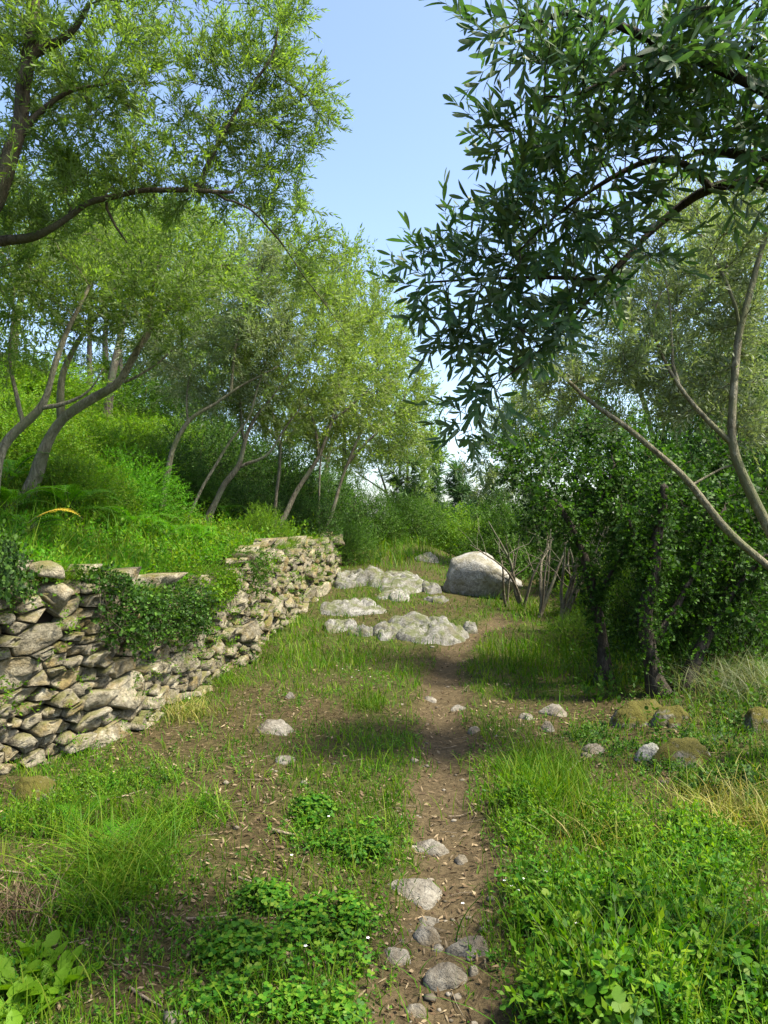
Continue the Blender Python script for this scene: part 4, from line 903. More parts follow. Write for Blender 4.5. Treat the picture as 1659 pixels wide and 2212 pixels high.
tree('back_olive_tree', 'soft green olive behind the ivy trees, left of the pale limbs', rC, [
    ([rC] + pl(17.5, (1440, 1050), (1400, 900), (1360, 780)), .12, .03), (pl(17.5, (1440, 1050), (1330, 960), (1240, 880), (1160, 850)), .06, .012)],
    [(1150, 900, 17.2, 70, 60, .9, 70), (1250, 880, 17.2, 100, 90, 1., 100), (1380, 800, 17.2, 120, 140, 1.2, 120), (1480, 650, 17.6, 120, 130, 1.2, 100), (1600, 560, 17.6, 120, 140, 1.2, 90), (1120, 980, 17.2, 60, 60, .8, 50), (1340, 950, 17.2, 120, 70, .8, 60), (1560, 760, 17.6, 120, 120, 1., 70)],
    (M['bark_grey'], M['leaf_olive_yellow']), 'far', 7, .32, .35, 2.8, 54, .013, .2, 1.3)

rD = np.array([3.6, 17.0, float(terrain(3.6, 17.0))])
tree('gap_olive_tree', 'low pale olive closing the right side of the sky gap behind the boulder', rD, [
    ([rD] + pl(17, (1150, 1080), (1120, 1010), (1100, 940)), .07, .02), (pl(17, (1150, 1080), (1180, 1000), (1200, 930)), .04, .012)],
    [(1070, 960, 17, 55, 60, .9, 80), (1060, 1040, 17, 60, 45, .8, 60), (1120, 900, 17.2, 60, 60, .9, 70), (1130, 1020, 17, 70, 60, .9, 60), (1190, 960, 17.3, 60, 70, .9, 60)],
    (M['bark_grey'], M['leaf_olive_pale']), 'far', 6, .26, .29, 2.4, 55, .011, .15, 1.05)
# bare saplings by the boulder
def sapling(label, px, py, H, lean, seed, n=3):
    rng = np.random.default_rng(seed); b = G(px, py); t = thing('bare_sapling', label, 'sapling', b, group='bare saplings right of the boulder')
    for k in range(n):
        p = [np.zeros(3)]; d = norm(np.array([lean + rng.normal(0, .25), rng.normal(0, .2), 1.]))
        for _ in range(6): p.append(p[-1] + d * H / 6); d = norm(d + rng.normal(0, .16, 3) + (0, 0, .05))
        pp, rr = smooth_line(p, np.linspace(.028, .006, 7) * rng.uniform(.7, 1.1) * H / 1.4, .06, .004, rng)
        V_, Q_, T_ = tube(pp, rr, 6); st = link('trunk' if k == 0 else 'limb', Geo().add(V_, Q_, T_).mesh('sapling_stem', [M['bark_grey']], True), t)
        g = Geo()
        for q in range(4):
            i = rng.integers(len(pp) // 3, len(pp) - 1); d = norm(rng.normal(0, .6, 3) + (0, 0, .8)); a = pp[i]
            g.add(*tube(np.array([a, a + d * H * .13, a + d * H * .22 + rng.normal(0, .03, 3), a + d * H * .34 + (0, 0, .05)]), np.array([.5, .4, .3, .12]) * rr[i] * 1.2, 4))
        stuff(link('twigs', g.mesh('sapling_twigs', [M['bark_grey']], True), st))
    return t
sapling('slim bare sapling right in front of the boulder face', 1095, 1312, 1.25, -.15, 61, 2)
sapling('thickest forked bare sapling just right of the boulder', 1130, 1318, 1.6, -.05, 62, 3)
sapling('bare sapling with crossing stems between boulder and ivy trunk', 1165, 1335, 1.5, .1, 63, 4)
sapling('dark many stemmed bare sapling next to the leaning ivy trunk', 1210, 1362, 1.6, .25, 64, 5)
sapling('pale straight stemmed sapling behind the leaning ivy trunk', 1250, 1330, 1.7, .05, 65, 3)

# ------------------------------------------------------------------ shrubs
_sh = {}
def shrub_mesh(key, n, seed, sscale):
    rng = np.random.default_rng(seed); size = (1.4, 1.0, 1.3); u = norm(rng.normal(0, 1, (n, 3))); u[:, 2] = np.abs(u[:, 2]) * 1.1 - .18
    rad = rng.random((n, 1)) ** .35 * (0.55 + .95 * fbm(u[:, 0] * 2.2 + seed, u[:, 1] * 2.2 + u[:, 2] * 2.5, 3, seed))[:, None]
    O = u * rad * np.array(size) + (0, 0, size[2] * .12); D = norm(u + (0, 0, .25) + rng.normal(0, .55, (n, 3)))
    g = Geo(); pr = SPR[key]; scatter(g, pr, O, D, rng.random(n) * 6.28, rng.uniform(.7, 1.25, n) * sscale, rng.integers(0, len(pr), n))
    s = Geo()
    for k in range(12):
        e = O[rng.integers(0, n)] * .85; m_ = e * .5 + rng.normal(0, .06, 3) * size[0]; m_[2] = e[2] * .6
        pp, rr = smooth_line([(rng.normal(0, .04), rng.normal(0, .04), -.1), m_, e], [.013, .009, .003], .12); s.add(*tube(pp, rr * 1.2, 5))
    return g.mesh('shrub_foliage', [M['twig'], M['leaf_bush']]), s.mesh('shrub_stems', [M['twig']], True)
def shrub(label, loc, size, key, mat, n, seed, cat='shrub', name='shrub', group=None):
    small = max(size) < .45; ck = (key, 'small' if small else seed % 3)
    if ck not in _sh: _sh[ck] = shrub_mesh(key, 420 if small else 1900, 70 + seed % 3, 3.2 if small else 1.0)
    f, s = _sh[ck]; t = thing(name, label, cat, loc, (seed * 2.4) % 6.28 if size[0] == size[1] else (seed * 1.1) % .8 - .4, 1.0, group); t.scale = (size[0] / 1.4, size[1], size[2] / 1.3)
    stuff(link('stems', s, t)); o = stuff(link('foliage', f, t)); o.material_slots[1].link = 'OBJECT'; o.material_slots[1].material = M[mat]; return t
def at_y(px, Y, dz=0.0):
    x = (px - 829.5) / FPX * Y; return (x, Y, float(terrain(x, Y)) + dz)
# dark hollow and upper bank, left
shrub('dark bramble thicket in the hollow behind the silver olive trunk', at_y(420, 15.0), (1.5, .9, 1.5), 'bushkite', 'leaf_ivy', 1100, 71)
shrub('dark bramble thicket right of the crooked olive trunk', at_y(550, 16.3), (1.6, 1.0, 1.7), 'bushkite', 'leaf_ivy', 1100, 72)
shrub('dark bush under the slanting olive', at_y(660, 17.6), (1.5, 1.0, 1.7), 'bushkite', 'leaf_ivy', 1000, 73)
shrub('brown green bush past the far end of the wall', at_y(790, 19.5), (1.1, .9, 1.35), 'bushkite', 'leaf_bush', 800, 74)
shrub('rounded bush behind the grass left of the boulder', at_y(880, 21), (1.3, 1.0, 1.3), 'bushkite', 'leaf_bush', 800, 75)
shrub('bright green bush in the gap behind the boulder', at_y(1000, 21), (1.4, 1.0, 1.1), 'bushkite', 'leaf_bright', 800, 76)
shrub('broad bush behind the bare saplings', at_y(1110, 17.0), (1.5, 1.0, 1.3), 'bushkite', 'leaf_bush', 900, 77)
shrub('leafy shrub behind the ivy clad trunks', at_y(1340, 14.5), (1.5, 1.0, 1.6), 'bushkite', 'leaf_bush', 1000, 78)
shrub('bright bush between the two thick ivy trunks', at_y(1370, 9.0), (.55, .5, .8), 'bushkite', 'leaf_bright', 420, 79)
shrub('tall dark evergreen bush filling the right edge', at_y(1690, 9.0), (1.4, 1.1, 4.0), 'bushkite', 'leaf_ivy', 2200, 80)
shrub('dark evergreen bush behind the thick ivy trunk', at_y(1540, 10.6), (1.5, 1.1, 2.1), 'bushkite', 'leaf_ivy', 1500, 81)
shrub('lime green shrub on the bank at the upper left edge', at_y(20, 11.5), (1.2, 1.0, .9), 'bushkite', 'leaf_bright', 800, 82)
shrub('lime green shrub on the skyline below the bare pine trunks', at_y(150, 13.5), (1.2, 1.0, .5), 'bushkite', 'leaf_bright', 900, 83)
shrub('green shrub on the bank above the dark hollow', at_y(320, 16.5), (1.8, 1.0, 1.0), 'bushkite', 'leaf_bright', 900, 84)
shrub('green shrub on the bank right of the hollow', at_y(480, 17.5), (1.8, 1.0, 1.0), 'bushkite', 'leaf_bush', 900, 85)
shrub('glossy dark creeper bush over the near end of the wall', P(-20, 1290, 4.75), (.2, .2, .36), 'ivyfine', 'leaf_ivy', 330, 86)
shrub('dark leafy bush right behind the thick ivy trunk', at_y(1450, 8.4), (.9, .6, 1.35), 'bushkite', 'leaf_ivy', 0, 87)
shrub('dark leafy bush at the right edge behind the slanting ivy stem', at_y(1590, 7.9), (.9, .6, 1.3), 'bushkite', 'leaf_ivy', 0, 89)
shrub('pale yellow green shrub behind the path bend', at_y(1240, 9.3), (.5, .4, .45), 'herb', 'leaf_bright', 420, 88)

for px, Y, sz, mt, sd, lb in [(150, 9.6, (.8, .6, .7), 'leaf_bright', 106, 'leafy bright shrub between the two pale leaning stems'), (270, 10.4, (.9, .6, .75), 'leaf_fern', 107, 'leafy fresh green shrub left of the silver olive foot'), (400, 12.6, (.8, .6, .7), 'leaf_bush', 108, 'mid green shrub between silver and crooked olive feet'),
        (500, 13.2, (.9, .6, .8), 'leaf_ivy', 109, 'dark shrub right of the crooked olive foot'), (560, 11.8, (.5, .4, .5), 'leaf_bright', 110, 'small bright shrub on the bank edge above the far wall'), (650, 14.2, (.8, .6, .8), 'leaf_ivy', 111, 'dark shrub right of the slanting olive foot'),
        (340, 12.8, (1.0, .7, .95), 'leaf_ivy', 112, 'dark shrub in the hollow just behind the silver olive foot'), (740, 16.5, (.8, .6, .9), 'leaf_bush', 113, 'shrub at the foot of the yellowish far olive'), (60, 10.5, (1.0, .7, .8), 'leaf_bright', 114, 'bright shrub behind the slender edge stem'),
        (220, 12.0, (1.2, .8, .9), 'leaf_bright', 115, 'bright shrub on the mid bank under the forked trunk')]:
    shrub(lb, at_y(px, Y), sz, 'bushkite', mt, 0, sd)
for px, Y, sz, mt, sd, lb in [(300, 21, (2.6, 1.5, 1.3), 'leaf_bush', 116, 'wide bush on the crest between the pine trunks and the hollow'), (255, 24, (2.6, 1.5, 1.5), 'leaf_bright', 117, 'far bush on the crest directly behind the pine trunks'), (600, 19, (1.8, 1.2, 1.3), 'leaf_bush', 94, 'wide bush on the bank behind the slanting olive trunk'), (700, 19.5, (1.5, 1.0, 1.5), 'leaf_bush', 95, 'bush filling the gap behind the far olive trunk'), (330, 18.5, (1.6, 1.2, .9), 'leaf_bright', 96, 'wide shrub on the skyline behind the pine trunks'),
        (60, 16, (1.6, 1.2, .8), 'leaf_bright', 97, 'wide shrub on the skyline at far left'), (400, 19, (2.0, 1.2, 1.3), 'leaf_bush', 98, 'tall shrub on the skyline behind the silver olive'), (1180, 21, (2.2, 1.4, 1.9), 'leaf_bush', 99, 'tall bush far behind the bare saplings'),
        (1080, 26, (2.6, 1.5, 1.8), 'leaf_bush', 100, 'far hedge closing the view right of the sky gap'), (960, 27, (2.4, 1.5, 1.3), 'leaf_bright', 101, 'far low hedge below the sky gap'), (1430, 14, (2.4, 1.3, 3.2), 'leaf_bush', 102, 'tall leafy bush behind the dark evergreen'), (1600, 13, (2.3, 1.3, 4.8), 'leaf_ivy', 103, 'tallest dark bush behind the right edge'),
        (275, 15.5, (1.3, .9, .55), 'leaf_bright', 105, 'small lime shrub at the foot of the bare pine trunks'), (1330, 11.5, (1.0, .8, .8), 'leaf_bright', 104, 'bright low bush seen between the ivy trunks')]:
    shrub(lb, at_y(px, Y), sz, 'bushkite', mt, 0, sd)
# ivy curtain over the wall
def curtain(label, pts, n, seed, mat='leaf_ivy', fall=.45, name='hanging_ivy', key='ivyfine'):
    rng = np.random.default_rng(seed); b = np.array([wall_x(pts[0]), pts[0], float(terrain(wall_x(pts[0]) + .25, pts[0])) + float(wall_h(pts[0]))])
    t = thing(name, label, 'ivy', b); y = rng.uniform(pts[0], pts[1], n); h = wall_h(y); f = rng.random(n) ** 1.4; prof = .5 + .9 * fbm(y * 2.3, y * 0 + seed, 3, 1)
    dn = f * fall * prof; x = wall_x(y); gz = terrain(x + .25, y)
    O = np.stack([x + .06 + rng.uniform(0, .10, n) + .10 * (1 - (h - dn)) - .45 * (f < .12) * rng.random(n), y, gz + h + .08 - dn], 1) - b
    D = norm(np.stack([rng.uniform(.2, .9, n), rng.normal(-.2, .4, n), rng.uniform(-1., .1, n)], 1)); g = Geo(); pr = SPR[key]
    scatter(g, pr, O, D, rng.random(n) * 6.28, rng.uniform(.55, 1.0, n), rng.integers(0, len(pr), n)); stuff(link('foliage', g.mesh('ivy_leaves', [M['twig'], M[mat]]), t))
    s = Geo()
    for k in range(14):
        y0 = rng.uniform(*pts); x0 = float(wall_x(y0)); z0 = float(terrain(x0 + .25, y0) + wall_h(y0)); L_ = fall * rng.uniform(.5, 1.2)
        p, r = smooth_line([(x0 - .15, y0, z0 + .02), (x0 + .10, y0 + .02, z0 + .03), (x0 + .16, y0 + rng.normal(0, .05), z0 - L_ * .5), (x0 + .18, y0 + rng.normal(0, .1), z0 - L_)], [.005, .005, .004, .002], .06); s.add(*tube(p - b, r, 4))
    stuff(link('stems', s.mesh('ivy_stems', [M['twig']], True), t))
curtain('dark ivy mat hanging over the top of the near wall', (5.35, 7.3), 900, 91, fall=.55)
curtain('yellow green moss and creeper patch by the round capstone', (7.3, 8.3), 260, 92, 'leaf_bright', .34)
curtain('thin creeper trailing beside the projecting wall block', (8.6, 9.6), 120, 93, 'leaf_bush', .4)

def wall_green():
    rng = np.random.default_rng(95); n = 9000; y = 4.3 * (14.2 / 4.3) ** rng.random(n); keep = rng.random(n) < np.clip(fbm(y * 1.6, y * 0 + 3, 3, 4) * 4.5 - 1.3, .08, 1); y = y[keep]; n = len(y); d = rng.uniform(.0, .42, n); x = wall_x(y) - d
    b = np.zeros(3); O = np.stack([x, y, terrain(wall_x(y) + .25, y) + wall_h(y) - .03], 1); H = rng.uniform(.10, .30, n); dirv = norm(np.stack([rng.normal(.7, .5, n), rng.normal(-.15, .6, n), np.zeros(n)], 1)); lean = rng.uniform(.4, 1.3, n)
    b2 = rng.random(n) * 6.28; wx = np.stack([np.cos(b2), np.sin(b2), np.zeros(n)], 1); W = np.clip(.003 + .0006 * y, .004, .011); V_ = []
    for k in range(3):
        t = k / 3; c = O + dirv * (lean * H * t ** 1.6)[:, None] + np.array([0, 0, 1.]) * (H * (1.0 * t - .85 * lean * t * t))[:, None]; V_ += [c - wx * (W * (1 - .7 * t) / 2)[:, None], c + wx * (W * (1 - .7 * t) / 2)[:, None]]
    V_.append(O + dirv * (lean * H)[:, None] + np.array([0, 0, 1.]) * (H * (1 - .85 * lean))[:, None]); V_ = np.stack(V_, 1).reshape(-1, 3); off = np.arange(n)[:, None] * 7; g = Geo()
    g.add(V_, np.concatenate([off + np.array([0, 1, 3, 2]), off + np.array([2, 3, 5, 4])]), off + np.array([4, 5, 6]))
    tag(link('overhanging_grass', g.mesh('overhanging_grass', [M['grass']])), 'grass spilling over the top edge of the stone wall', 'grass', kind='stuff')
    n = 330; s_ = rng.uniform(.6, WLEN, n); O = []; D = []
    for q in s_:
        yy = np.interp(q, ws, wyv); z = rng.random() ** .8 * float(wall_h(yy)); p = wall_at(q, z, .03)
        for _ in range(rng.integers(1, 5)): O.append(p + rng.normal(0, .03, 3)); D.append((rng.uniform(.3, 1), rng.normal(0, .5), rng.normal(0, .5)))
    O = np.array(O); D = np.array(D); m = len(O); g = Geo(); pr = SPR['weed'] + SPR['herb']; scatter(g, pr, O, D, rng.random(m) * 6.28, rng.uniform(.4, 1.0, m), rng.integers(0, len(pr), m))
    tag(link('wall_joint_weeds', g.mesh('wall_joint_weeds', [M['twig_green'], M['leaf_bright']])), 'small weeds rooted in the joints of the stone wall', 'weeds', kind='stuff')
    n = 2600; y = 4.6 * (13 / 4.6) ** rng.random(n); x = wall_x(y) - .3 - 2.2 * rng.random(n) ** 1.3; O = np.stack([x, y, terrain(x, y) - .02], 1); D = norm(np.stack([rng.normal(.2, .5, n), rng.normal(-.15, .5, n), np.ones(n)], 1)); g = Geo(); pr = SPR['bushkite']
    scatter(g, pr, O, D, rng.random(n) * 6.28, rng.uniform(.5, 1.2, n), rng.integers(0, len(pr), n)); tag(link('bank_herbs', g.mesh('bank_herbs', [M['twig_green'], M['leaf_fern']])), 'leafy bright herbs crowding the bank just behind the wall', 'herbs', kind='stuff')
wall_green()
# ------------------------------------------------------------------ ferns
def frond_mesh(L, seed):
    rng = np.random.default_rng(seed); g = Geo(); n = 15
    def at(t): return np.array([0, L * (t - .18 * t ** 3), L * (.42 * t - .60 * t ** 2.2)])
    g.add(*tube(np.array([at(t) for t in np.linspace(0, 1, 8)]), np.linspace(.004, .001, 8), 3), m=0)
    for i in range(n):
        t = .2 + .78 * i / n; w = L * .30 * (1 - t) ** .75 * (0.6 + .4 * min(1, i / 3)); o = at(t); ax = norm(at(t + .02) - at(t - .02))
        for s in (-1, 1):
            d = norm(np.array([s, .35, -.12]) + ax * .25 + rng.normal(0, .06, 3)); nz = np.cross(np.array([1., 0, 0]), ax)
            for k in range(5):
                q = o + d * w * (k + .3) / 5; ww = w * .34 * (1 - k / 6.5)
                for s2 in (-1, 1):
                    sd = norm(ax * s2 + d * .55); V_, Q_, T_ = kite(ww, ww * .46); g.add(put(V_, q, sd, nz), Q_, T_, 1)
    return g.mesh('fern_frond', [M['twig_green'], M['leaf_fern']])
FR = [frond_mesh(.5, 1), frond_mesh(.5, 2), frond_mesh(.5, 3)]
def fern(label, loc, size, seed, n=8, tilt=0.0):
    rng = np.random.default_rng(seed); t = thing('fern', label, 'fern', loc, rng.random() * 6.28, size, 'green ferns')
    for k in range(n):
        o = link('frond', FR[k % 3], t); o.rotation_euler = (rng.uniform(-.05, .6), rng.normal(0, .2), k / n * 6.28 + rng.normal(0, .25)); s = rng.uniform(.75, 1.15); o.scale = (s, s, s)
for a in [('large fern just right of the leaning olive trunk base', 215, 1075, 1.7, 1), ('fern below the leaning olive, hanging towards the wall top', 150, 1120, 1.4, 2), ('fern tucked under the dark hollow', 300, 1090, 1.5, 3),
          ('fern above the middle of the near wall', 290, 1160, 1.2, 4), ('fern at the foot of the silver olive trunk', 385, 1100, 1.3, 5), ('fern at the left picture edge below the slender stem', 20, 1060, 1.5, 6),
          ('fern on the bank left of the leaning trunk', 10, 1130, 1.3, 7), ('fern high on the bank under the forked trunk', 190, 990, 1.7, 8), ('fern beside the reddish earth patch', 290, 1010, 1.6, 9),
          ('fern above the ivy mat on the wall', 360, 1180, 1.0, 10), ('fern between the hollow and the wall block', 470, 1130, 1.1, 11), ('fern under the crooked olive fork', 545, 1110, 1.1, 12),
          ('small fern on the wall top near its projecting block', 430, 1190, .8, 13), ('fern at the left edge above the creeper bush', 60, 1170, 1.1, 14), ('fern high on the bank at the left edge', 70, 960, 1.6, 15)]:
    fern(a[0], G(a[1], a[2]) + np.array([0, 0, .12]), a[3] * 1.25, a[4], 10)
fern('bright fern growing out of the arching grass below the wall', G(270, 1850), .75, 20, 7)
fern('small fern among grass at the foot of the wall', G(170, 1800), .6, 21, 6)
# yellowed frond
t = thing('yellow_fern_frond', 'single yellowed frond sticking out above the near wall', 'fern frond', P(60, 1130, 4.9)); t.rotation_euler = (.3, .2, -1.45)
o = stuff(link('frond', frond_mesh(.42, 9), t)); o.data.materials[1] = M['leaf_yellow']

# ------------------------------------------------------------------ grass, herbs, litter
def blades(g, O, H, lean, W, rng, m=0, seg=3):
    n = len(O); a = rng.random(n) * 6.28; b = rng.random(n) * 6.28
    dx = np.stack([np.cos(a), np.sin(a), np.zeros(n)], 1); wx = np.stack([np.cos(b), np.sin(b), np.zeros(n)], 1); V_ = []
    for k in range(seg):
        t = k / seg; c = O + dx * (lean * H * t * t)[:, None] + np.array([0, 0, 1.]) * (H * (t - .35 * np.minimum(lean, 1.3) * t * t))[:, None]; w = (W * (1 - .75 * t * t) * .5)[:, None]
        V_ += [c - wx * w, c + wx * w]
    V_.append(O + dx * (lean * H)[:, None] + np.array([0, 0, 1.]) * (H * (1 - .35 * np.minimum(lean, 1.3)))[:, None])
    nv = 2 * seg + 1; V_ = np.stack(V_, 1).reshape(-1, 3); off = np.arange(n)[:, None] * nv
    Qs = np.concatenate([off + np.array([2 * k, 2 * k + 1, 2 * k + 3, 2 * k + 2]) for k in range(seg - 1)]); Ts = off + np.array([2 * seg - 2, 2 * seg - 1, 2 * seg]); g.add(V_, Qs, Ts, m)
def sample_ground(n, rng, ymax=22, power=1.0, margin=1.2):
    u = rng.random(n); y = 1.5 * (ymax / 1.5) ** (u ** power); hw = y * .53 + margin; x = (rng.random(n) * 2 - 1) * hw
    return x, y
def grass():
    rng = np.random.default_rng(101); x, y = sample_ground(122000, rng, 24); w = (y * .53 + 1.2) / 4.0 * .9
    d, h = grass_density(x, y); keep = rng.random(len(x)) < d * np.clip(w + .35, 0, 1); x, y, h = x[keep], y[keep], h[keep]
    d2 = wall_x(y) - x; keep = d2 < 9; x, y, h = x[keep], y[keep], h[keep]
    n = len(x); O = np.stack([x, y, terrain(x, y) - .01], 1); H = h * rng.lognormal(0, .4, n) * 1.15; W = np.clip(.0034 + .0007 * y, .0036, .015)
    g = Geo(); far = y > 6.5; lean = rng.uniform(.1, .95, n); blades(g, O[~far], H[~far], lean[~far], W[~far], rng); blades(g, O[far], H[far], lean[far], W[far] * 1.1, rng, 0, 2); o = link('meadow_grass', g.mesh('meadow_grass', [M['grass']]))
    tag(o, 'short bright green grass spread over the track and the bank', 'grass', kind='stuff'); print('grass', n)
grass()
def tuft(label, px, py, n, H, spread, mat='grass', lean=(.3, 1.3), W=.006, seed=1, group=None):
    rng = np.random.default_rng(seed); b = G(px, py); t = thing('grass_tuft', label, 'grass tuft', b); g = Geo()
    o = rng.normal(0, spread, (n, 3)); o[:, 2] = 0; o[:, 2] = terrain(o[:, 0] + b[0], o[:, 1] + b[1]) - b[2] - .01
    blades(g, o, H * rng.uniform(.5, 1.15, n), rng.uniform(*lean, n), W * rng.uniform(.7, 1.2, n), rng, 0, 6); stuff(link('blades', g.mesh('tuft_blades', [M[mat]], True), t))
tuft('large arching dark grass tuft below the wall at lower left', 250, 1890, 420, .34, .13, lean=(.5, 1.6), seed=1)
tuft('grass tuft just under the large arching one', 215, 1960, 260, .24, .10, seed=2)
tuft('wide grass tuft right of the fern below the wall', 370, 1790, 300, .20, .16, seed=3)
tuft('tall sunlit grass tuft at the right side of the path', 1190, 1745, 420, .30, .17, lean=(.1, .8), seed=4)
tuft('round grass tuft right of the path beside shaded litter', 1130, 1670, 300, .20, .14, seed=5)
tuft('pale dry grass clump among the herbs at right', 1290, 1820, 140, .22, .14, 'grass_dry', seed=6)
tuft('yellow mossy grass mound at the right edge', 1620, 1770, 700, .22, .22, 'grass_dry', seed=7)
tuft('grey green wispy grass clump under the right trees', 1600, 1500, 600, .42, .25, 'grass_grey', seed=8)
tuft('long thin grass blades in the lower right corner', 1420, 2205, 90, .55, .22, lean=(.15, .7), W=.005, seed=9)
tuft('tall thin grass standing in the herbs at lower right', 1250, 2120, 70, .42, .2, lean=(.15, .8), W=.005, seed=16)
tuft('loose tall grass along the right edge of the herbs', 1560, 2030, 80, .45, .25, lean=(.15, .8), W=.005, seed=17)
tuft('dry brown grass clump at the left edge below the wall', 20, 1990, 260, .20, .12, 'litter', seed=10)
tuft('yellow grass tuft at the foot of the middle wall', 400, 1545, 260, .2, .16, 'grass_dry', seed=11)
tuft('green grass tuft at the base of the projecting wall block', 480, 1480, 240, .2, .15, seed=12)
tuft('yellow dry grass on the bank above the projecting block', 480, 1165, 420, .3, .25, 'grass_dry', seed=13)
tuft('dry yellow grass along the far wall top', 590, 1175, 420, .3, .3, 'grass_dry', seed=14)
tuft('tiny round grass tuft on bare soil left of the path', 795, 1528, 260, .13, .12, seed=15)

def leaflets():
    out = []; rng = np.random.default_rng(8)
    for k in range(4):
        g = Geo(); h = 1.0; tip = np.array([rng.normal(0, .1), h * .0 + 1.0, rng.normal(0, .1)]); g.add([(-.01, 0, -.01), (.01, 0, .01), tip + (.008, 0, .008), tip - (.008, 0, .008)], [(0, 1, 2, 3)], None, 0); ph = rng.random() * 6.28
        for i in range(3):
            f = ph + i * 2.09; d = np.array([math.cos(f), rng.uniform(-.05, .3), math.sin(f)]); V_, Q_, T_ = ovate(.25, .23, -.05); g.add(put(V_, tip, d, np.array([0, 1., 0]), rng.uniform(.7, 1.15)), Q_, T_, 1)
        out.append(g)
    return out
SPR['clover'] = leaflets()
def patch(name, label, cat, ells, parts, seed):
    """ells: picture ellipses the patch fills; parts: (sprig key, number, min height, max height, material)."""
    rng = np.random.default_rng(seed); t = None
    E = [ell(*e) for e in ells]; b = np.array([E[0][0], E[0][1], float(terrain(E[0][0], E[0][1]))]); t = thing(name, label, cat, b)
    for key, n, s0, s1, mat, lean in parts:
        k = rng.integers(0, len(E), n); e = np.array(E)[k]; a = rng.random(n) * 6.28; r = (np.sqrt(rng.random(n)) * .62 + np.abs(rng.normal(0, .34, n))) * (.55 + .95 * fbm(np.cos(a) * 1.6 + 5 * k, np.sin(a) * 1.6 + seed, 3, 2))
        x = e[:, 0] + e[:, 2] * r * np.cos(a); y = e[:, 1] + e[:, 3] * r * np.sin(a); dome = (1 - .5 * np.clip(r, 0, 1.2) ** 2) * (.55 + .9 * fbm(x * 4, y * 4, 2, 5))
        O = np.stack([x, y, terrain(x, y) - .01], 1); nz = fbm(x * 5, y * 5, 3, 3); keep = rng.random(n) < np.clip(nz * 4.2 - 1.35 + .45 * (1 - r), .05, 1)
        O, dome, m = O[keep], dome[keep], keep.sum(); D = norm(np.stack([rng.normal(0, lean, m), rng.normal(0, lean, m), np.ones(m)], 1)); S = rng.uniform(s0, s1, m) * dome
        g = Geo(); pr = SPR[key]; scatter(g, pr, O - b, D, rng.random(m) * 6.28, S, rng.integers(0, len(pr), m)); stuff(link('foliage', g.mesh(name + '_leaves', [M['twig_green'], M[mat]]), t))
    return t
C = 'leaf_clover'
patch('clover_patch', 'big round clover patch at the bottom left of the path', 'clover', [(650, 2080, 200, 100), (560, 2180, 170, 60), (720, 2000, 120, 60), (500, 2050, 80, 45), (700, 2190, 150, 50), (560, 1960, 70, 35)], [('clover', 6000, .03, .115, C, .35), ('herbwide', 420, .3, .75, 'leaf_bright', .6), ('weed', 700, .4, .8, C, .6)], 111)
patch('leafy_clump', 'small dense leafy clump left of the path, above the big clover patch', 'clump', [(720, 1800, 110, 55), (800, 1850, 70, 35), (680, 1760, 50, 30)], [('clover', 2600, .04, .10, C, .3), ('herbwide', 520, .4, .8, C, .5)], 112)
patch('herb_bank', 'lush mixed herbs filling the lower right corner', 'herbs', [(1350, 2060, 230, 120), (1560, 2100, 150, 130), (1200, 1960, 130, 90), (1450, 1920, 200, 80), (1300, 2180, 200, 60)],
      [('herb', 2400, .6, 1.5, C, .55), ('herb', 700, .8, 1.8, 'leaf_bright', .5), ('clover', 2600, .08, .2, C, .3), ('nettle', 240, .5, 1.1, C, .4), ('herbwide', 900, .6, 1.3, C, .5)], 113)
patch('herb_bank', 'sunlit light green herbs right of the middle path', 'herbs', [(1180, 1810, 110, 60), (1330, 1790, 130, 50), (1500, 1830, 140, 60), (1140, 1750, 60, 40)],
      [('herb', 1500, .5, 1.2, 'leaf_bright', .55), ('herb', 900, .5, 1.1, C, .55), ('clover', 900, .06, .14, C, .3), ('herbwide', 500, .5, 1.0, 'leaf_bright', .5)], 114)
patch('creeper_patch', 'dark creeping ivy on the ground under the right trees', 'creeper', [(1400, 1640, 130, 50), (1540, 1600, 130, 60), (1300, 1600, 90, 35), (1560, 1700, 120, 40)], [('ivyfine', 900, .5, .9, 'leaf_ivy', .9), ('herbwide', 420, .5, .9, 'leaf_bush', .7)], 115)
patch('low_herb_patch', 'low dark herbs at the foot of the near wall', 'herbs', [(90, 1780, 120, 50), (200, 1720, 90, 35), (400, 1770, 110, 40), (330, 1690, 120, 30)], [('herb', 700, .4, .9, 'leaf_bright', .6), ('herbwide', 700, .4, .8, C, .6)], 116)
patch('low_herb_patch', 'low green herbs left of the big clover patch', 'herbs', [(190, 1960, 110, 50), (320, 1900, 80, 40), (60, 1900, 60, 50)], [('herb', 420, .4, .9, 'leaf_bright', .6), ('clover', 360, .04, .09, C, .4)], 117)
patch('low_herb_patch', 'little green herb patch on the far side of the small clump', 'herbs', [(830, 1610, 70, 22), (700, 1700, 60, 22), (890, 1600, 30, 16)], [('clover', 700, .03, .07, C, .4), ('herb', 200, .25, .5, 'leaf_bright', .6)], 118)
patch('low_herb_patch', 'green herbs on the slope between wall block and path', 'herbs', [(640, 1440, 80, 40), (780, 1470, 90, 30), (560, 1400, 40, 40)], [('herb', 500, .3, .7, 'leaf_bright', .6), ('clover', 700, .04, .09, C, .4)], 119)

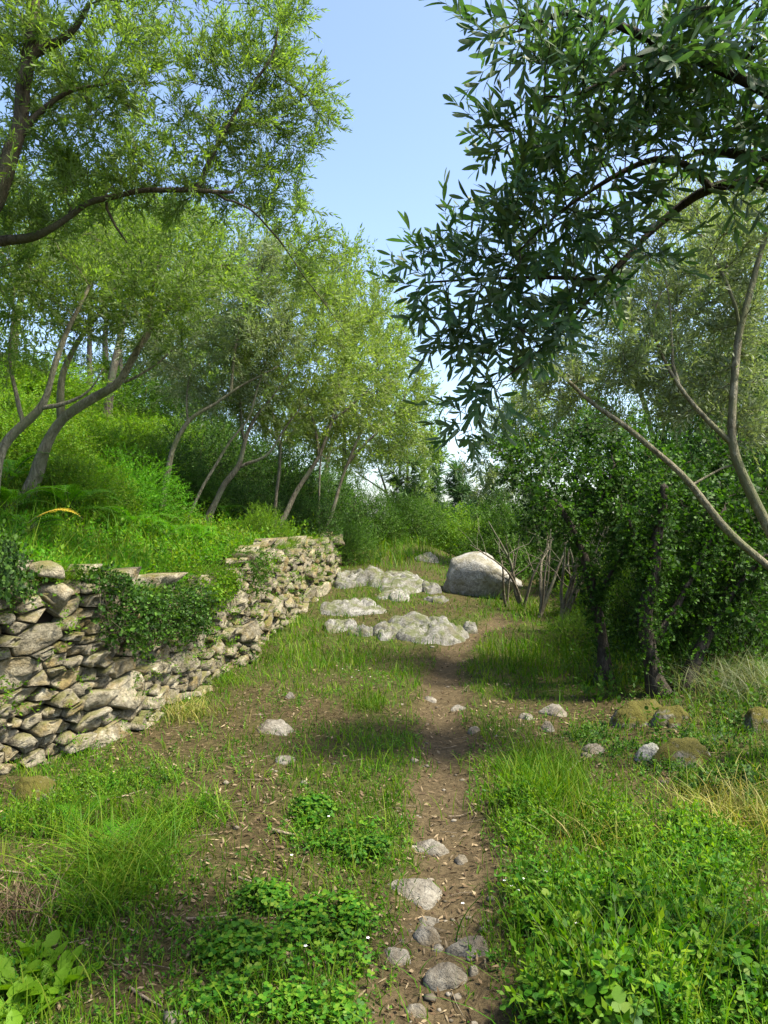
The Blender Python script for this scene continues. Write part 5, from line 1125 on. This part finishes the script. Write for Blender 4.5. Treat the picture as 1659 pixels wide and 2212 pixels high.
def undergrowth():
    rng = np.random.default_rng(121); n = 19000; y = 4.0 * (20 / 4.0) ** rng.random(n); d = .3 + 11 * rng.random(n) ** 1.4; x = wall_x(y) - d
    keep = (np.abs(x) < y * .55 + .8) & (rng.random(n) < np.clip(fbm(x * 1.3, y * 1.3, 3, 2) * 3 - .7, .1, 1)); x, y = x[keep], y[keep]; m = len(x)
    O = np.stack([x, y, terrain(x, y) - .02], 1); D = norm(np.stack([rng.normal(.15, .45, m), rng.normal(-.1, .45, m), np.ones(m)], 1)); S = rng.uniform(.6, 1.5, m) * np.clip(.4 + y * .07, .6, 2.0)
    pr = SPR['herb'] + SPR['bushkite']; g = Geo(); scatter(g, pr, O, D, rng.random(m) * 6.28, S, rng.integers(0, len(pr), m))
    tag(link('bank_undergrowth', g.mesh('bank_undergrowth', [M['twig_green'], M['leaf_bright']])), 'tangled bright green undergrowth covering the left bank', 'undergrowth', kind='stuff'); print('undergrowth', m)
    n = 5000; y = 5.5 * (22 / 5.5) ** rng.random(n); x = 1.9 + rng.random(n) ** 1.2 * 9; keep = (x < y * .56 + .5) & (x > path_x(y) + 1.0) & (rng.random(n) < np.clip(fbm(x, y, 3, 5) * 3 - .8, .1, 1)); x, y = x[keep], y[keep]; m = len(x)
    O = np.stack([x, y, terrain(x, y) - .02], 1); D = norm(np.stack([rng.normal(0, .5, m), rng.normal(0, .5, m), np.ones(m)], 1)); g = Geo(); pr = SPR['herb'] + SPR['ivyfine']
    scatter(g, pr, O, D, rng.random(m) * 6.28, rng.uniform(.8, 1.6, m) * np.clip(.5 + y * .06, .8, 1.6), rng.integers(0, len(pr), m))
    tag(link('wood_undergrowth', g.mesh('wood_undergrowth', [M['twig_green'], M['leaf_bush']])), 'low dark undergrowth beneath the right hand trees', 'undergrowth', kind='stuff')
undergrowth()

def weeds():
    rng = np.random.default_rng(125); n = 19000; x, y = sample_ground(n, rng, 13, 1.0, .5); keep = (wall_x(y) - x < -.02) & (rng.random(n) < np.clip(fbm(x * 2.1 + 4, y * 2.1, 3, 3) * 3.4 - 1.1, .03, 1) * (1 - path_mask(x, y))); x, y = x[keep], y[keep]; m = len(x)
    O = np.stack([x, y, terrain(x, y) - .01], 1); D = norm(np.stack([rng.normal(0, .6, m), rng.normal(0, .6, m), np.ones(m)], 1)); g = Geo(); pr = SPR['weed']
    scatter(g, pr, O, D, rng.random(m) * 6.28, rng.uniform(.25, .6, m), rng.integers(0, len(pr), m))
    tag(link('ground_weeds', g.mesh('ground_weeds', [M['twig_green'], M['leaf_clover']])), 'small low weeds dotted between the grass and litter', 'weeds', kind='stuff')
weeds()
# broad leaved plant in the lower left corner
def lobed(L, W):
    pr = [(0, .06), (.12, .10), (.22, .30), (.30, .22), (.42, .48), (.52, .36), (.64, .60), (.78, .50), (.9, .36), (1.0, .0)]; V_ = [(0, t * L, -.25 * L * t * t) for t, w in pr]
    V_ += [(w * W / 2, t * L, .06 * W - .25 * L * t * t) for t, w in pr] + [(-w * W / 2, t * L, .06 * W - .25 * L * t * t) for t, w in pr]; n = len(pr); Q_ = []
    for i in range(n - 1): Q_ += [(i, n + i, n + i + 1, i + 1), (i, i + 1, 2 * n + i + 1, 2 * n + i)]
    return np.array(V_), np.array(Q_), np.zeros((0, 3), int)
LB = [Geo().add(*lobed(.17, .13)).mesh('lobed_leaf', [M['leaf_bright']], True), Geo().add(*lobed(.14, .12)).mesh('lobed_leaf', [M['leaf_bright']], True)]
def rosette(label, px, py, n, seed, sc=1.0):
    rng = np.random.default_rng(seed); t = thing('broad_leaved_plant', label, 'plant', G(px, py), 0, sc, 'broad leaved plants in the lower left corner')
    for k in range(n):
        o = link('leaf', LB[k % 2], t); o.location = (rng.normal(0, .05), rng.normal(0, .05), .0); o.rotation_euler = (rng.uniform(.35, 1.1), rng.normal(0, .25), rng.random() * 6.28); s = rng.uniform(.6, 1.1); o.scale = (s, s, s)
rosette('broad lobed leaf plant at the lower left edge', 40, 2150, 22, 1, .85)
rosette('broad lobed leaf plant closest to the bare soil at lower left', 130, 2130, 20, 2, .75)
rosette('broad lobed leaf plant cut off by the bottom left corner', 20, 2215, 18, 3, .8)
rosette('small lobed leaf plant above the other corner plants', 70, 2080, 14, 4, .6)

def litter():
    rng = np.random.default_rng(131); x, y = sample_ground(36000, rng, 13, 1.1, .5); d = wall_x(y) - x; keep = (d < -.05) & (rng.random(len(x)) < np.clip(fbm(x * 2.5, y * 2.5, 3, 7) * 3 - .7 - .5 * grass_density(x, y)[0] + .35, .05, 1) * np.where(path_mask(x, y) > .4, .6, 1))
    x, y = x[keep], y[keep]; m = len(x); a = rng.random(m) * 6.28; D = np.stack([np.cos(a), np.sin(a), rng.normal(.05, .2, m)], 1); g = Geo(); pr = []
    for L_, W_, f in ((.05, .009, .35), (.042, .011, -.3), (.06, .008, .2), (.035, .014, .4)): q = Geo(); q.add([(0, 0, 0), (W_ / 2, L_ * .35, .004 + f * .01), (W_ * .42, L_ * .7, f * .02), (0, L_, f * .03), (-W_ * .42, L_ * .7, f * .02), (-W_ / 2, L_ * .35, .004 - f * .01)], [(1, 2, 4, 5)], [(0, 1, 5), (2, 3, 4)]); pr.append(q)
    O = np.stack([x, y, terrain(x, y) + .006], 1); scatter(g, pr, O, D, rng.normal(0, .45, m), rng.uniform(.5, 1.15, m) * np.clip(.7 + .05 * y, .8, 1.3), rng.choice(4, m))
    tag(link('leaf_litter', g.mesh('leaf_litter', [M['litter']])), 'dry brown and tan fallen leaves strewn over the soil', 'leaf litter', kind='stuff'); print('litter', m)
    g = Geo(); n = 1500; x, y = sample_ground(n, rng, 13, 1.0, .3); k = (wall_x(y) - x < -.1) & (rng.random(n) < .25 + .75 * path_mask(x, y)); x, y = x[k], y[k]; v, f = ICO[1]
    for i in range(len(x)):
        s = rng.lognormal(-4.75, .5); g.add(v * (1 + .25 * rng.normal(0, 1, (len(v), 1))) * s * np.array([1.2, .9, .6]) + (x[i], y[i], float(terrain(x[i], y[i])) + s * .2), None, f)
    tag(link('pebbles', g.mesh('pebbles', [M['pebble']], True)), 'small scattered pebbles along the dirt path', 'pebbles', kind='stuff')
    g = Geo(); n = 420; x, y = sample_ground(n, rng, 10, 1.0, .2); k = wall_x(y) - x < -.1; x, y = x[k], y[k]
    for i in range(len(x)):
        a = rng.random() * 6.28; L_ = rng.uniform(.05, .2); d = np.array([math.cos(a), math.sin(a), 0]); c = np.array([x[i], y[i], 0]); p = np.array([c - d * L_ / 2, c + rng.normal(0, .008, 3), c + d * L_ / 2]); p[:, 2] = terrain(p[:, 0], p[:, 1]) + .006 + rng.uniform(0, .012, 3); g.add(*tube(p, [.0022, .002, .001], 3))
    tag(link('twig_litter', g.mesh('twig_litter', [M['stick']], True)), 'thin broken twigs scattered on the soil', 'twigs', kind='stuff')
litter()

def stick(label, a, b, r, seed):
    rng = np.random.default_rng(seed); A, B = G(*a), G(*b); k = 7; p = np.array([A + (B - A) * t for t in np.linspace(0, 1, k)]); p += rng.normal(0, .02, (k, 3)) * np.linalg.norm(B - A) * .5; p[:, 2] = terrain(p[:, 0], p[:, 1]) + r * 1.2 + rng.uniform(0, .01, k)
    pp, rr = smooth_line(p, np.linspace(r, r * .5, k), .03, .001, rng); o = link('stick', Geo().add(*tube(pp - A, rr, 6)).mesh('stick', [M['stick']], True), None, A); tag(o, label, 'stick', 'fallen sticks')
stick('straight pale stick at the left edge below the grass tuft', (-20, 1888), (100, 1897), .006, 1)
stick('short pale stick between clover patch and leafy clump', (515, 1905), (575, 1925), .007, 2)
stick('tan stick on litter at the foot of the wall', (230, 1735), (310, 1712), .006, 3)
stick('curved pale twig lying across the path beside the herbs', (970, 1770), (1065, 1735), .004, 4)
stick('dark stick below the leafy clump, on bare soil', (590, 1800), (640, 1815), .010, 5)
stick('bent brown stick on soil left of the big clover patch', (400, 1995), (490, 1985), .006, 6)
stick('thin stick at the bottom left in the leaf litter', (280, 2140), (350, 2185), .006, 7)
stick('pale stick leaning through the shaded litter at right', (1225, 1670), (1290, 1625), .006, 8)

def flowers():
    rng = np.random.default_rng(141); g = Geo(); pts = [(630, 1890), (1000, 2010), (1245, 2020), (795, 2060), (710, 1795), (1090, 1945), (1105, 1950), (1120, 1960), (1130, 1940), (775, 1460), (740, 1455), (760, 1470), (800, 1465), (1300, 1980), (1400, 2010), (1520, 1990), (1480, 2060), (660, 2080), (1180, 1935)]
    for px, py in pts:
        c = G(px, py + 14) + (0, 0, .07 + .06 * rng.random())
        for k in range(5):
            a = k * 1.257; V_, Q_, T_ = ovate(.008, .006); g.add(put(V_, c, np.array([math.cos(a), math.sin(a), .25]), np.array([0, 0, 1.])), Q_, T_)
    tag(link('white_flowers', g.mesh('white_flowers', [M['petal']])), 'tiny white flowers dotted over the herbs and grass', 'flowers', kind='stuff')
flowers()
